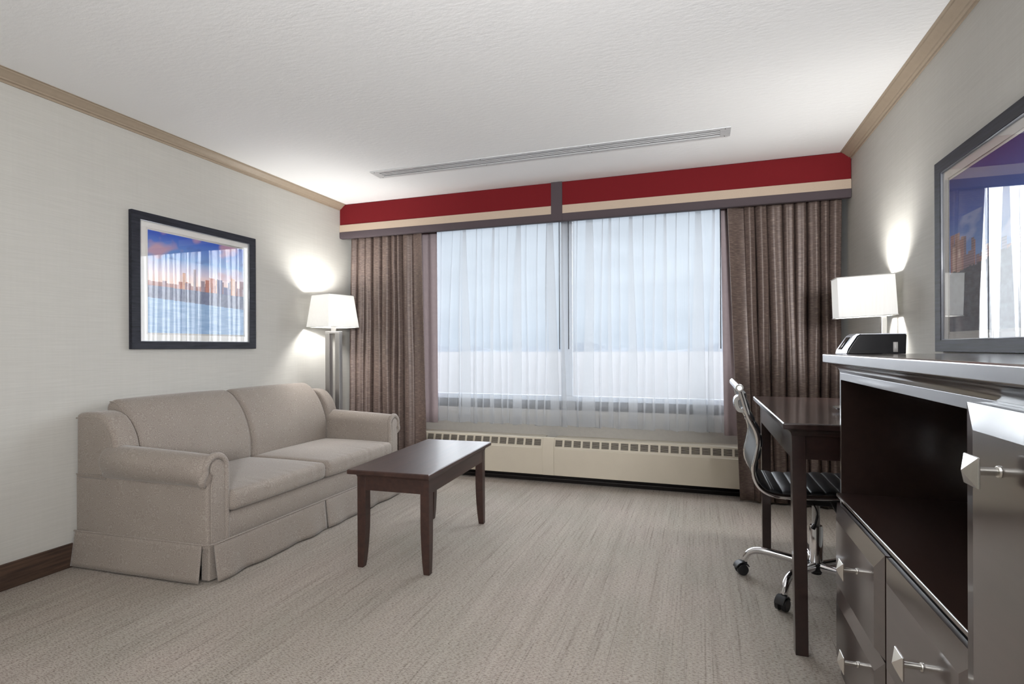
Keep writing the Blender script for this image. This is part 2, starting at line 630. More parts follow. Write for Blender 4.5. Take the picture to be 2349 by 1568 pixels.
def thing(name, label, cat, loc, rotz=0.0, group=None):
    o = bpy.data.objects.new(name, None)
    o.empty_display_size = 0.1
    COL.objects.link(o)
    o.location = loc
    o.rotation_euler = (0, 0, rotz)
    o['label'] = label
    o['category'] = cat
    if group:
        o['group'] = group
    ROOTINV[o.name] = (Matrix.Translation(loc) @ Matrix.Rotation(rotz, 4, 'Z')).inverted()
    return o


def tag(o, label, cat, group=None):
    o['label'] = label
    o['category'] = cat
    if group:
        o['group'] = group
    return o


def struct(o, label=None):
    o['kind'] = 'structure'
    if label:
        o['label'] = label
    return o


# ------------------------------------------------------------------ room shell
struct(B().box(XL - 0.1, XR + 0.1, YB - 0.1, YW, -0.12, 0.0).obj('floor', M['carpet'], smooth=False), 'beige woven carpet with ribs running to the window')
struct(B().box(XL - 0.1, XR + 0.1, YB - 0.1, YW + 0.2, ZC, ZC + 0.12).obj('ceiling', M['ceiling'], smooth=False), 'white sprayed plaster ceiling')
struct(B().box(XL - 0.1, XL, YB - 0.1, YW, 0, ZC).obj('wall_left', M['wall'], smooth=False), 'pale grey wallpapered wall behind the sofa')
struct(B().box(XR, XR + 0.1, YB - 0.1, YW, 0, ZC).obj('wall_right', M['wall'], smooth=False), 'pale grey wallpapered wall behind desk and dresser')
struct(B().box(XL, XR, YB - 0.1, YB, 0, ZC).obj('wall_front', M['wall'], smooth=False))
# window wall with its opening
WX0, WX1, WZ0, WZ1 = -2.46, 0.56, 0.555, 2.10
wb_ = B()
wb_.box(XL - 0.1, XR + 0.1, YW, YW + 0.2, 0, WZ0)
wb_.box(XL - 0.1, XR + 0.1, YW, YW + 0.2, WZ1, ZC)
wb_.box(XL - 0.1, WX0, YW, YW + 0.2, WZ0, WZ1)
wb_.box(WX1, XR + 0.1, YW, YW + 0.2, WZ0, WZ1)
struct(wb_.obj('wall_back', M['sillwall'], smooth=False), 'wall around the window, seen under the sheers')

# window
win = B()
win.box(WX0, WX1, YW + 0.0, YW + 0.016, 0.625, 0.668)
win.box(WX0, WX1, YW + 0.0, YW + 0.016, 2.045, WZ1)
win.box(WX0, WX0 + 0.05, YW, YW + 0.016, 0.668, 2.045)
win.box(WX1 - 0.05, WX1, YW, YW + 0.016, 0.668, 2.045)
w1 = struct(win.obj('window_1', M['whiteframe'], bevel=0.004), 'wide two-pane window behind sheer curtains')
B().box(-1.025, -0.938, YW - 0.005, YW + 0.018, 0.668, 2.045).obj('mullion', M['whiteframe'], w1, bevel=0.004)
B().box(WX0, WX1, YW - 0.002, YW + 0.06, WZ0, 0.625).obj('lower_rail', M['darkframe'], w1)
for a, b2 in ((WX0 + 0.05, -1.025), (-0.938, WX1 - 0.05)):
    B().box(a, b2, YW + 0.008, YW + 0.014, 0.668, 2.045).obj('pane', M['winglass'], w1, smooth=False)

# crown mouldings
CR = [(0, -0.047), (0.006, -0.047), (0.008, -0.038), (0.018, -0.036), (0.021, -0.030), (0.027, -0.027), (0.034, -0.020), (0.043, -0.012), (0.051, -0.008), (0.054, -0.003), (0.063, -0.002), (0.063, 0.0), (0, 0)]
struct(B().prism([(XL + a, ZC + b2) for a, b2 in CR], 'y', YB, 3.88).obj('trim_1', M['crown'], sharp=25), 'tan crown moulding along the left wall')
struct(B().prism([(XR - a, ZC + b2) for a, b2 in CR], 'y', YB, 3.88).obj('trim_2', M['crown'], sharp=25), 'tan crown moulding along the right wall')
struct(B().box(XL, XL + 0.012, YB, YW, 0, 0.115).obj('baseboard_left', M['baseboard'], bevel=0.003), 'dark wood baseboard on the left wall')
struct(B().box(XR - 0.012, XR, YB, YW, 0, 0.115).obj('baseboard_right', M['baseboard'], bevel=0.003))

# outside: land and hills in haze-tinted colours
gb = B()
gb.box(-9000, 9000, 60, 9000, -62, -60)
struct(gb.obj('ground', M['ground'], smooth=False), 'land far below the window, tinted for haze')
hb = B()
hp = []
for i in range(121):
    x = -7000 + 14000 * i / 120
    hp.append((x, -60 + 70 + 40 * math.sin(i * 0.31) + 26 * math.sin(i * 0.83 + 1) + rnd.uniform(-8, 8)))
hb.loft([[(x, 7600, -60), (x, 8000, z), (x, 8500, -60)] for x, z in hp])
struct(hb.obj('hills', M['hills'], smooth=False), 'hills on the horizon, tinted blue for haze')

# ------------------------------------------------------------------ ceiling vent
vt = thing('air_vent', 'long slotted aluminium air vent set in the ceiling before the window', 'vent', (-0.98, 3.283, ZC))
VX0, VX1, VY0, VY1 = -2.138, 0.176, 3.217, 3.352
fb = B()
fb.box(VX0, VX1, VY0, VY0 + 0.034, ZC - 0.007, ZC - 0.0005)
fb.box(VX0, VX1, VY1 - 0.026, VY1, ZC - 0.007, ZC - 0.0005)
fb.box(VX0, VX0 + 0.055, VY0 + 0.034, VY1 - 0.026, ZC - 0.007, ZC - 0.0005)
fb.box(VX1 - 0.055, VX1, VY0 + 0.034, VY1 - 0.026, ZC - 0.007, ZC - 0.0005)
fb.obj('frame', M['aluminium'], vt, bevel=0.0015)
B().box(VX0 + 0.055, VX1 - 0.055, VY0 + 0.034, VY1 - 0.026, ZC - 0.0015, ZC - 0.0004).obj('dark_throat', M['dark'], vt)
for k in range(2):
    y = VY0 + 0.034 + 0.0165 + k * 0.0265
    B().box(VX0 + 0.055, VX1 - 0.055, y - 0.0005, y + 0.0145, ZC - 0.006, ZC - 0.002).obj('slat', M['aluminium'], vt, bevel=0.001)
for x in (VX0 + 0.03, -1.32, -0.62, VX1 - 0.03):
    for y in (VY0 + 0.012, VY1 - 0.012):
        B().cyl((x, y, ZC - 0.0085), (x, y, ZC - 0.006), 0.003, n=8).obj('screw', M['dark'], vt)

# ------------------------------------------------------------------ valance
va = thing('window_valance', 'red upholstered window valance with beige and plum bands', 'valance', (-0.98, 3.95, 1.978))
VF = 3.88
B().box(XL + 0.001, XR - 0.001, VF, VF + 0.03, 1.982, ZC - 0.001).obj('red_panel', M['red'], va, bevel=0.006)
B().box(XL + 0.002, XR - 0.002, VF - 0.004, VF, 2.030, 2.092).obj('beige_band', M['beige'], va, bevel=0.0015)
B().prism([(VF - 0.006, 2.032), (VF - 0.006, 1.99), (VF, 1.978), (VF + 0.036, 1.978), (VF + 0.036, 1.983), (VF, 2.032)], 'x', XL + 0.002, XR - 0.002).obj('plum_band', M['plum'], va, bevel=0.003)
B().box(-1.022, -0.938, VF - 0.010, VF - 0.0005, 1.980, ZC - 0.002).obj('centre_strap', M['plum'], va, bevel=0.002)
B().box(XL + 0.001, XR - 0.001, VF + 0.037, YW - 0.001, 2.11, 2.13).obj('top_board', M['plum'], va)

# ------------------------------------------------------------------ cloth


def cloth(path_fn, smax, zs, n, name, mat, parent=None, vscale=1.0):
    """path_fn(s, z) -> (x, y); s in metres of cloth"""
    us = [smax * i / n for i in range(n + 1)]
    bld = B()
    bld.grid(lambda u, v: (*path_fn(u, v), v), us, zs, uv=lambda u, v: (u, v * vscale))
    return bld.obj(name, mat, parent, sharp=180)


def drape(name, label, xa_top, xb_top, xa_bot, xb_bot, folds, flat_right, seed):
    r = random.Random(seed)
    width = 1.0
    k = folds
    ws = [r.uniform(0.6, 1.4) for _ in range(k)]
    tot = sum(ws)
    cum = [0]
    for w_ in ws:
        cum.append(cum[-1] + w_ / tot)
    amps = [r.uniform(0.7, 1.1) for _ in range(k)]
    drift = [r.uniform(-0.25, 0.25) for _ in range(k)]
    flatw = 0.17
    L = 2.0

    def path(u, z):
        t = u / L
        h = (z - 0.02) / 1.96                      # 0 floor .. 1 head
        x0 = xa_bot + (xa_top - xa_bot) * h
        x1 = xb_bot + (xb_top - xb_bot) * h
        # folded part and a flat leading edge
        tt = t if not flat_right else t
        if flat_right:
            s = t / (1 - flatw) if t < 1 - flatw else None
            fl = (t - (1 - flatw)) / flatw if t >= 1 - flatw else None
        else:
            s = (t - flatw) / (1 - flatw) if t >= flatw else None
            fl = t / flatw if t < flatw else None
        wfl = 0.15
        if s is None:
            xx = (1 - wfl) + wfl * fl if flat_right else wfl * fl
            a = fl if flat_right else 1 - fl
            y = -0.028 + 0.02 * math.sin(a * 2.6 + 0.4 + 1.2 * h) - 0.02 * a
            return x0 + (x1 - x0) * xx, 3.985 + y
        s = min(max(s, 0), 0.999999)
        i = max(j for j in range(k) if cum[j] <= s + 1e-9)
        q_ = (s - cum[i]) / (cum[i + 1] - cum[i])
        am = amps[i] * (0.042 + 0.004 * (1 - h))
        ph = min(1, max(0, q_ + drift[i] * 0.10 * math.sin(3 * h + i) * math.sin(PI * q_)))
        y = am * (1 - 1.9 * abs(math.sin(PI * ph)) ** 0.8) + 0.10 * am * math.cos(6 * PI * ph + i) * math.sin(PI * q_)
        over = -0.26 * (cum[i + 1] - cum[i]) * math.sin(2 * PI * q_)
        xs = s + over * 0.55
        xx = xs * (1 - wfl) if flat_right else wfl + xs * (1 - wfl)
        sway = 0.006 * math.sin(2.2 * h * PI + i * 1.7)
        return x0 + (x1 - x0) * xx + sway * (1 - abs(2 * h - 1)) , 3.985 + y
    zs = [0.018 + 2.03 * j / 24 for j in range(25)]
    nU = 34 * k + 40
    arc = [0.0]
    for j in range(nU):
        p_, q2 = path(L * j / nU, 0.9), path(L * (j + 1) / nU, 0.9)
        arc.append(arc[-1] + math.hypot(q2[0] - p_[0], q2[1] - p_[1]))
    bld = B()
    bld.grid(lambda u, v: (*path(L * u / nU, v), v), list(range(nU + 1)), zs, uv=lambda u, v: (arc[u], v))
    o = bld.obj(name, M['drape'], None, sharp=180)
    sol = o.modifiers.new('thick', 'SOLIDIFY'); sol.thickness = 0.003; sol.offset = 0
    return tag(o, label, 'curtain', 'brown drapes beside the window')


drape('window_drape', 'brown satin drape hanging left of the window behind floor lamp', -2.828, -2.118, -2.868, -2.085, 8, True, 3)
drape('window_drape', 'brown satin drape hanging right of the window behind the desk', 0.188, 0.876, 0.262, 0.862, 8, False, 11)


def lining(label, xa, xb, seed):
    def path(u, z):
        t = u / 0.25
        h = (z - 0.43) / 1.55
        xm = xa + (xb - xa) * t
        return xm + 0.008 * math.sin(t * 9 + seed) * (1 - h) + (0.012 * (1 - h) if seed else -0.0 * h), 4.058 + 0.008 * math.sin(t * 14 + seed + h)
    zs = [0.432 + 1.62 * j / 12 for j in range(13)]
    o = cloth(path, 0.25, zs, 40, 'blackout_lining', M['lining'])
    sol = o.modifiers.new('thick', 'SOLIDIFY'); sol.thickness = 0.002; sol.offset = 0
    tag(o, label, 'curtain lining', 'pale lining strips beside the sheers')


lining('pale mauve blackout lining strip between left drape and sheer curtain', -2.22, -2.052, 0)
lining('pale mauve blackout lining strip between sheer curtain and right drape', 0.150, 0.33, 2)


def sheer(label, xa, xb, folds, seed, yc=4.09):
    """a voile panel hung in S-folds; folds = (centre x, overlap width, lean)"""
    r = random.Random(seed)
    fl_ = []
    for (xc, ov, ln) in folds:
        fl_.append((xc, ov, ln, r.uniform(0.7, 1.0), r.uniform(-1, 1)))

    def ring(z):
        h = max(0, min(1, (z - 0.44) / 1.6))
        g = 1 - h
        pts = [(xa, yc)]
        for (xc, ov, ln, a, d) in fl_:
            w_ = ov * (0.45 + 0.55 * g ** 0.7) * (1 + 0.12 * math.sin(5 * h + d * 6))
            x = xc + ln * (h - 0.35) + 0.004 * math.sin(6 * h + 9 * d)
            yy = 0.010 * a
            pts.append((x - w_ * 0.9, yc - 0.3 * yy))
            pts.append((x + w_ * 0.46, yc - yy))
            pts.append((x + w_ * 0.50, yc - yy * 0.6))
            pts.append((x - w_ * 0.46, yc + yy * 0.5))
            pts.append((x - w_ * 0.50, yc + yy * 0.9))
            pts.append((x + w_ * 0.9, yc + 0.6 * yy))
        pts.append((xb, yc))
        return curve_pts([(p[0], p[1], z) for p in pts], 3)

    zs = [0.442 + (2.05 - 0.442) * j / 16 for j in range(17)]

    def build(zs, name, parent=None, dy=0.0):
        rings = [ring(z) for z in zs]
        us = list(range(len(rings[0]))); vs = list(range(len(zs)))
        arc = [0.0]
        for p, q_ in zip(rings[0], rings[0][1:]):
            arc.append(arc[-1] + (q_ - p).length)
        bld = B()

        def hem(u):
            return 0.005 * math.sin(arc[u] * 17 + seed) + 0.004 * math.sin(arc[u] * 41)
        bld.grid(lambda u, v: (rings[v][u].x, rings[v][u].y + dy, rings[v][u].z + (hem(u) if v == 0 else 0)), us, vs, uv=lambda u, v: (arc[u], zs[v]))
        return bld.obj(name, M['sheer'], parent, sharp=180)
    o = build(zs, 'sheer_curtain')
    tag(o, label, 'sheer curtain', 'white voile curtains across the window')
    build([0.4435, 0.475, 0.508], 'hem', o, -0.0015)
    return o


sheer('white sheer voile curtain covering the left half of the window', -2.12, -0.895,
      [(-2.04, 0.010, 0.03), (-1.955, 0.014, 0.05), (-1.865, 0.016, 0.02), (-1.805, 0.070, -0.01), (-1.715, 0.022, 0.01), (-1.655, 0.012, 0.0), (-1.575, 0.036, 0.02),
       (-1.50, 0.012, -0.02), (-1.445, 0.014, 0.01), (-1.36, 0.072, 0.02), (-1.275, 0.014, -0.01), (-1.20, 0.018, 0.02), (-1.13, 0.012, 0.03), (-1.065, 0.070, -0.03), (-0.985, 0.030, -0.02)], 5)
sheer('white sheer voile curtain covering the right half of the window', -0.992, 0.185,
      [(-0.885, 0.012, 0.0), (-0.79, 0.085, 0.01), (-0.70, 0.014, 0.02), (-0.63, 0.034, 0.0), (-0.56, 0.012, 0.01), (-0.465, 0.055, -0.01), (-0.38, 0.014, 0.0), (-0.31, 0.016, 0.02),
       (-0.225, 0.030, -0.01), (-0.15, 0.014, 0.0), (-0.07, 0.012, 0.02), (0.005, 0.075, -0.01), (0.09, 0.028, 0.02), (0.145, 0.012, 0.0)], 8, 4.115)

for x, lab in ((-0.989, 'thin grey curtain wand, left one of the pair at window centre'), (-0.919, 'thin grey curtain wand, right one of the pair at window centre'), (0.146, 'thin grey curtain wand hanging by the right drape')):
    o = B().cyl((x, 3.985, 1.037), (x, 3.985, 2.112), 0.0032, n=8).obj('curtain_wand', M['wandgrey'])
    tag(o, lab, 'curtain wand', 'grey curtain wands')

# ------------------------------------------------------------------ radiator
ra = thing('radiator_cover', 'long cream baseboard radiator cover under the window', 'radiator', (-0.98, 4.12, 0.0))
RX0, RX1, JX = -2.60, 0.62, -1.10
ZT, ZL, ZB = 0.345, 0.276, 0.066
B().box(RX0, RX1, 4.115, YW - 0.001, 0.0, 0.33).obj('dark_core', M['dark'], ra)
B().box(RX0, RX1, 4.085, 4.114, 0.028, 0.036).obj('toe_rail', M['dark'], ra)
for a, b2 in ((RX0, JX - 0.045), (JX + 0.045, RX1)):
    pb = B()
    pb.prism([(4.050, ZB), (4.046, ZL - 0.004), (4.052, ZL), (4.064, ZL), (4.064, ZB)], 'x', a, b2)
    pb.obj('front_panel', M['radiator'], ra, bevel=0.002)
    B().prism([(4.074, ZT), (4.078, ZT + 0.004), (YW - 0.001, ZT + 0.006), (YW - 0.001, ZT), ], 'x', a, b2).obj('top_plate', M['radiator'], ra, bevel=0.001)
JP = [(4.048, ZB), (4.043, ZL), (4.068, ZT + 0.006), (4.11, ZT + 0.007), (4.11, ZB)]
B().prism(JP, 'x', JX - 0.045, JX + 0.045).obj('joint_cover', M['radiator'], ra, bevel=0.002)


def rad_pt(t, off=0.0):
    """point on the sloping grille face, t from 0 low to 1 high"""
    y0, y1 = 4.051, 4.075
    return (y0 + (y1 - y0) * t + off, ZL + (ZT - ZL) * t)


def grille(x0, x1, first, pitch, wv, count):
    gb_ = B()
    def quadbar(xa, xb, t0, t1):
        a, b_ = rad_pt(t0), rad_pt(t1)
        c_, d_ = rad_pt(t1, 0.006), rad_pt(t0, 0.006)
        gb_.prism([a, b_, c_, d_], 'x', xa, xb)
    quadbar(x0, x1, 0.0, 0.17)
    quadbar(x0, x1, 0.86, 1.0)
    edges = [x0]
    for i in range(count):
        a = first + i * pitch
        edges += [a, a + wv]
    edges.append(x1)
    for i in range(0, len(edges), 2):
        if edges[i + 1] - edges[i] > 0.001:
            quadbar(edges[i], edges[i + 1], 0.17, 0.86)
    g_ = gb_.obj('grille', M['radiator'], ra, smooth=False)
    sb = B()
    for k in range(8):
        t = 0.20 + 0.66 * k / 8
        a, b_ = rad_pt(t, 0.004), rad_pt(t + 0.020, 0.004)
        c_, d_ = rad_pt(t + 0.020, 0.0055), rad_pt(t, 0.0055)
        sb.prism([a, b_, c_, d_], 'x', x0, x1)
    sb.obj('slats', M['radiator'], g_, smooth=False)
    db = B()
    db.prism([rad_pt(0.02, 0.014), rad_pt(0.98, 0.014), rad_pt(0.98, 0.02), rad_pt(0.02, 0.02)], 'x', x0 + 0.001, x1 - 0.001)
    db.obj('dark_back', M['dark'], g_, smooth=False)


grille(JX + 0.045, RX1, -1.046, 0.0712, 0.056, 23)
grille(RX0, JX - 0.045, -1.162 - 0.0545 - 19 * 0.0715, 0.0715, 0.056, 20)

# ------------------------------------------------------------------ framed pictures


def hsh(i, s=0):
    return (math.sin(i * 127.1 + s * 311.7) * 43758.5453) % 1.0


def vnoise(x, y, s):
    xi, yi = np.floor(x), np.floor(y)
    xf, yf = x - xi, y - yi
    def h2(a, b_):
        return np.mod(np.sin(a * 127.1 + b_ * 311.7 + s * 17.3) * 43758.5453, 1.0)
    u = xf * xf * (3 - 2 * xf); v_ = yf * yf * (3 - 2 * yf)
    return (h2(xi, yi) * (1 - u) + h2(xi + 1, yi) * u) * (1 - v_) + (h2(xi, yi + 1) * (1 - u) + h2(xi + 1, yi + 1) * u) * v_


def fbm(x, y, s):
    return 0.55 * vnoise(x, y, s) + 0.3 * vnoise(x * 2.1, y * 2.1, s + 1) + 0.15 * vnoise(x * 4.3, y * 4.3, s + 2)


def lin(a):
    a = np.asarray(a, float) / 255.0
    return np.where(a <= 0.04045, a / 12.92, ((a + 0.055) / 1.055) ** 2.4)


def blend(a, b_, t):
    t = np.clip(t, 0, 1)[..., None]
    return a * (1 - t) + b_ * t


def city_left(u, v):
    """evening harbour skyline; u to the right, v up, both 0..1"""
    C = np.zeros(u.shape + (3,))
    C[:] = lin((255, 222, 208))  # middle and lower print tones paled to stand in for window reflection
    C = blend(C, lin((236, 216, 226)), (v - 0.52) / 0.10)
    C = blend(C, lin((130, 172, 226)), (v - 0.60) / 0.16)
    C = blend(C, lin((52, 92, 190)), (v - 0.72) / 0.26)
    cl = fbm(u * 4 + v * 2, v * 5 - u * 2.5, 4)
    C = blend(C, lin((214, 160, 160)), np.clip((cl - 0.58) * 4, 0, 0.7) * (v > 0.6))
    C = blend(C, lin((70, 80, 150)), np.clip((0.42 - cl) * 4, 0, 0.5) * (v > 0.75))
    # far shore and towers
    shore = 0.445 + 0.02 * (1 - u)
    C = np.where((v < shore + 0.035 + 0.02 * fbm(u * 14, u * 0, 9))[..., None], lin((170, 120, 112)), C)
    for i in range(34):
        cx = 0.05 + 0.95 * hsh(i, 1) if i < 9 else 0.30 + 0.70 * hsh(i, 2)
        wd = 0.012 + 0.022 * hsh(i, 3)
        ht = 0.05 + (0.03 if cx < 0.33 else 0.14) * hsh(i, 4) ** 1.5
        if i in (14, 20, 27):
            ht += 0.06
        ins = (np.abs(u - cx) < wd) & (v < shore + ht) & (v > shore - 0.02)
        base = lin([(196, 128, 108), (150, 110, 120), (224, 170, 140), (110, 110, 150), (170, 150, 160)][i % 5])
        win_ = ((np.floor(u * 170) % 2) * (np.floor(v * 120) % 2))
        colr = base * (0.85 + 0.35 * win_)[..., None]
        C = np.where(ins[..., None], colr, C)
    # wooded shore then water
    C = np.where((v < shore)[..., None], lin((112, 118, 146)) * (0.75 + 0.5 * fbm(u * 40, v * 40, 3))[..., None], C)
    wl_ = 0.345 - 0.05 * u
    wat = blend(np.broadcast_to(lin((120, 158, 205)), C.shape), np.broadcast_to(lin((170, 200, 232)), C.shape), fbm(u * 12, v * 70, 6))
    C = np.where((v < wl_)[..., None], wat, C)
    return C


def city_right(u, v):
    """towers under a deep blue sky, dark parkland below"""
    C = np.zeros(u.shape + (3,))
    C[:] = lin((120, 156, 214))
    C = blend(C, lin((66, 98, 182)), (v - 0.48) / 0.25)
    C = blend(C, lin((58, 58, 134)), (v - 0.72) / 0.28)
    cl = fbm(u * 5 - v * 3, v * 8 + u, 12)
    C = blend(C, lin((170, 180, 215)), np.clip((cl - 0.56) * 4, 0, 0.6) * (v < 0.72))
    for i in range(30):
        cx = 0.02 + 0.72 * hsh(i, 5)
        wd = 0.012 + 0.022 * hsh(i, 6)
        top = 0.43 + 0.20 * hsh(i, 7) * (0.5 + 0.5 * (cx < 0.3))
        bot = 0.36 - 0.02 * hsh(i, 8) + 0.12 * cx
        ins = (np.abs(u - cx) < wd) & (v < top) & (v > bot - 0.06 * hsh(i, 9))
        base = lin([(186, 150, 142), (150, 128, 138), (214, 184, 170), (140, 138, 164), (178, 134, 130)][i % 5])
        win_ = np.maximum((np.floor(v * 130) % 2), 0.3)
        C = np.where(ins[..., None], base * (0.55 + 0.5 * win_)[..., None], C)
    gr = lin((84, 88, 98)) * (0.6 + 0.8 * fbm(u * 26, v * 40, 5))[..., None]
    C = np.where((v < 0.36 + 0.10 * u + 0.03 * fbm(u * 20, u * 0 + 3, 2))[..., None], gr, C)
    return C


def picture(name, label, xw, sgn, y0, y1, z0, z1, fw, fwz, my, mz, art, flip, thick=0.026):
    """picture on a wall plane x = xw, facing sgn"""
    root = thing(name, label, 'picture', (xw, (y0 + y1) / 2, z0))
    xf = xw + sgn * thick
    def bx(a, b_, ya, yb, za, zb):
        return B().box(min(a, b_), max(a, b_), ya, yb, za, zb)
    fr = B()
    # mitred frame bars
    prof = [(0, xw + sgn * 0.001), (0, xf), (1, xf - sgn * 0.004), (1, xw + sgn * 0.001)]
    o_ = [(y0, z0), (y1, z0), (y1, z1), (y0, z1)]
    i_ = [(y0 + fw, z0 + fwz), (y1 - fw, z0 + fwz), (y1 - fw, z1 - fwz), (y0 + fw, z1 - fwz)]
    rings = []
    for a, b_ in zip(o_, i_):
        rings.append([(x, a[0] + (b_[0] - a[0]) * t, a[1] + (b_[1] - a[1]) * t) for t, x in prof])
    rings.append(rings[0])
    bm = fr.bm
    R = [[bm.verts.new(p) for p in r] for r in rings[:4]]
    for k in range(4):
        a, b_ = R[k], R[(k + 1) % 4]
        for i in range(4):
            j = (i + 1) % 4
            bm.faces.new([a[i], a[j], b_[j], b_[i]])
    fr.obj('frame', M['framewood'], root, bevel=0.0015)
    lip = B()
    d = 0.004
    ya, yb, za, zb = y0 + fw, y1 - fw, z0 + fwz, z1 - fwz
    for q_ in ((ya, ya + d, za, zb), (yb - d, yb, za, zb), (ya + d, yb - d, za, za + d), (ya + d, yb - d, zb - d, zb)):
        lip.box(min(xf - sgn * 0.006, xf - sgn * 0.013), max(xf - sgn * 0.006, xf - sgn * 0.013), *q_)
    lip.obj('inner_lip', M['silverplastic'], root)
    bx(xw + sgn * 0.003, xw + sgn * 0.010, ya, yb, za, zb).obj('mat_board', M['mat'], root)
    ma = B()
    yb0, yb1, zb0, zb1 = my[0] - 0.010, my[1] + 0.010, mz[0] - 0.010, mz[1] + 0.010
    x0_, x1_ = xw + sgn * 0.0105, xw + sgn * 0.0125
    for q_ in ((ya, yb0, za, zb), (yb1, yb, za, zb), (yb0, yb1, za, zb0), (yb0, yb1, zb1, zb)):
        ma.box(min(x0_, x1_), max(x0_, x1_), *q_)
    ma.obj('top_mat', M['mat'], root, smooth=False)
    nu, nv = 230, 190
    us = np.linspace(0, 1, nu); vs = np.linspace(0, 1, nv)
    U, V = np.meshgrid(us, vs, indexing='ij')
    Cc = art(U, V)
    me_pts = []
    bld = B()
    xp = xw + sgn * 0.0106
    def pos(i, j):
        t = us[i]
        yy = my[1] - (my[1] - my[0]) * t if flip else my[0] + (my[1] - my[0]) * t
        return (xp, yy, mz[0] + (mz[1] - mz[0]) * vs[j])
    bld.grid(lambda i, j: pos(i, j), list(range(nu)), list(range(nv)))
    o = bld.obj('print', M['print'], root, smooth=False)
    att = o.data.color_attributes.new('Col', 'FLOAT_COLOR', 'POINT')
    flatc = np.ones((nu * nv, 4), dtype=np.float32)
    flatc[:, :3] = Cc.reshape(-1, 3)
    att.data.foreach_set('color', flatc.ravel())
    xg = xf - sgn * 0.012
    bx(xg, xg - sgn * 0.0015, ya + 0.0005, yb - 0.0005, za + 0.0005, zb - 0.0005).obj('glass', M['picglass' if sgn > 0 else 'picglass2'], root, smooth=False)
    return root


picture('framed_picture', 'black framed harbour skyline print hanging above the sofa', XL, 1, 2.074, 2.930, 1.050, 1.797, 0.050, 0.042,
        (2.174, 2.838), (1.141, 1.709), city_left, False)
picture('framed_picture', 'black framed city print on the right wall above the dresser', XR, -1, 1.690, 2.560, 1.028, 1.762, 0.042, 0.044,
        (1.795, 2.466), (1.103, 1.672), city_right, True)

# ------------------------------------------------------------------ sofa
so = thing('sofa', 'taupe two-seat sofa with rolled arms and skirt against left wall', 'sofa', (-2.46, 2.64, 0.0))
SF = M['sofa']
# base and front rail
rb = B()
rb.prism([(-2.86, 0.05), (-2.075, 0.05), (-2.070, 0.17), (-2.062, 0.20), (-2.062, 0.262), (-2.075, 0.288), (-2.10, 0.295), (-2.86, 0.295)], 'y', 1.90, 3.41)
rb.obj('base', SF, so, bevel=0.006)
# back body with wings
wing = [(-2.866, 0.437), (-2.866, 0.715), (-2.862, 0.734), (-2.845, 0.742), (-2.80, 0.746), (-2.75, 0.747), (-2.71, 0.742), (-2.675, 0.728), (-2.645, 0.702), (-2.617, 0.665), (-2.597, 0.625), (-2.585, 0.58), (-2.582, 0.53), (-2.60, 0.47), (-2.64, 0.437)]


def wing_end(y0, y1, name):
    o = B().pillow(wing, y0, y1, 0.022, nmid=3).obj(name, SF, so, sharp=60)
    return o


B().prism([(-2.866, 0.17), (-2.866, 0.71), (-2.84, 0.725), (-2.78, 0.72), (-2.72, 0.60), (-2.70, 0.17)], 'y', 1.86, 3.42).obj('back_frame', SF, so, bevel=0.02, seg=3)
wing_end(1.806, 1.925, 'back_wing')
wing_end(3.355, 3.458, 'back_wing')


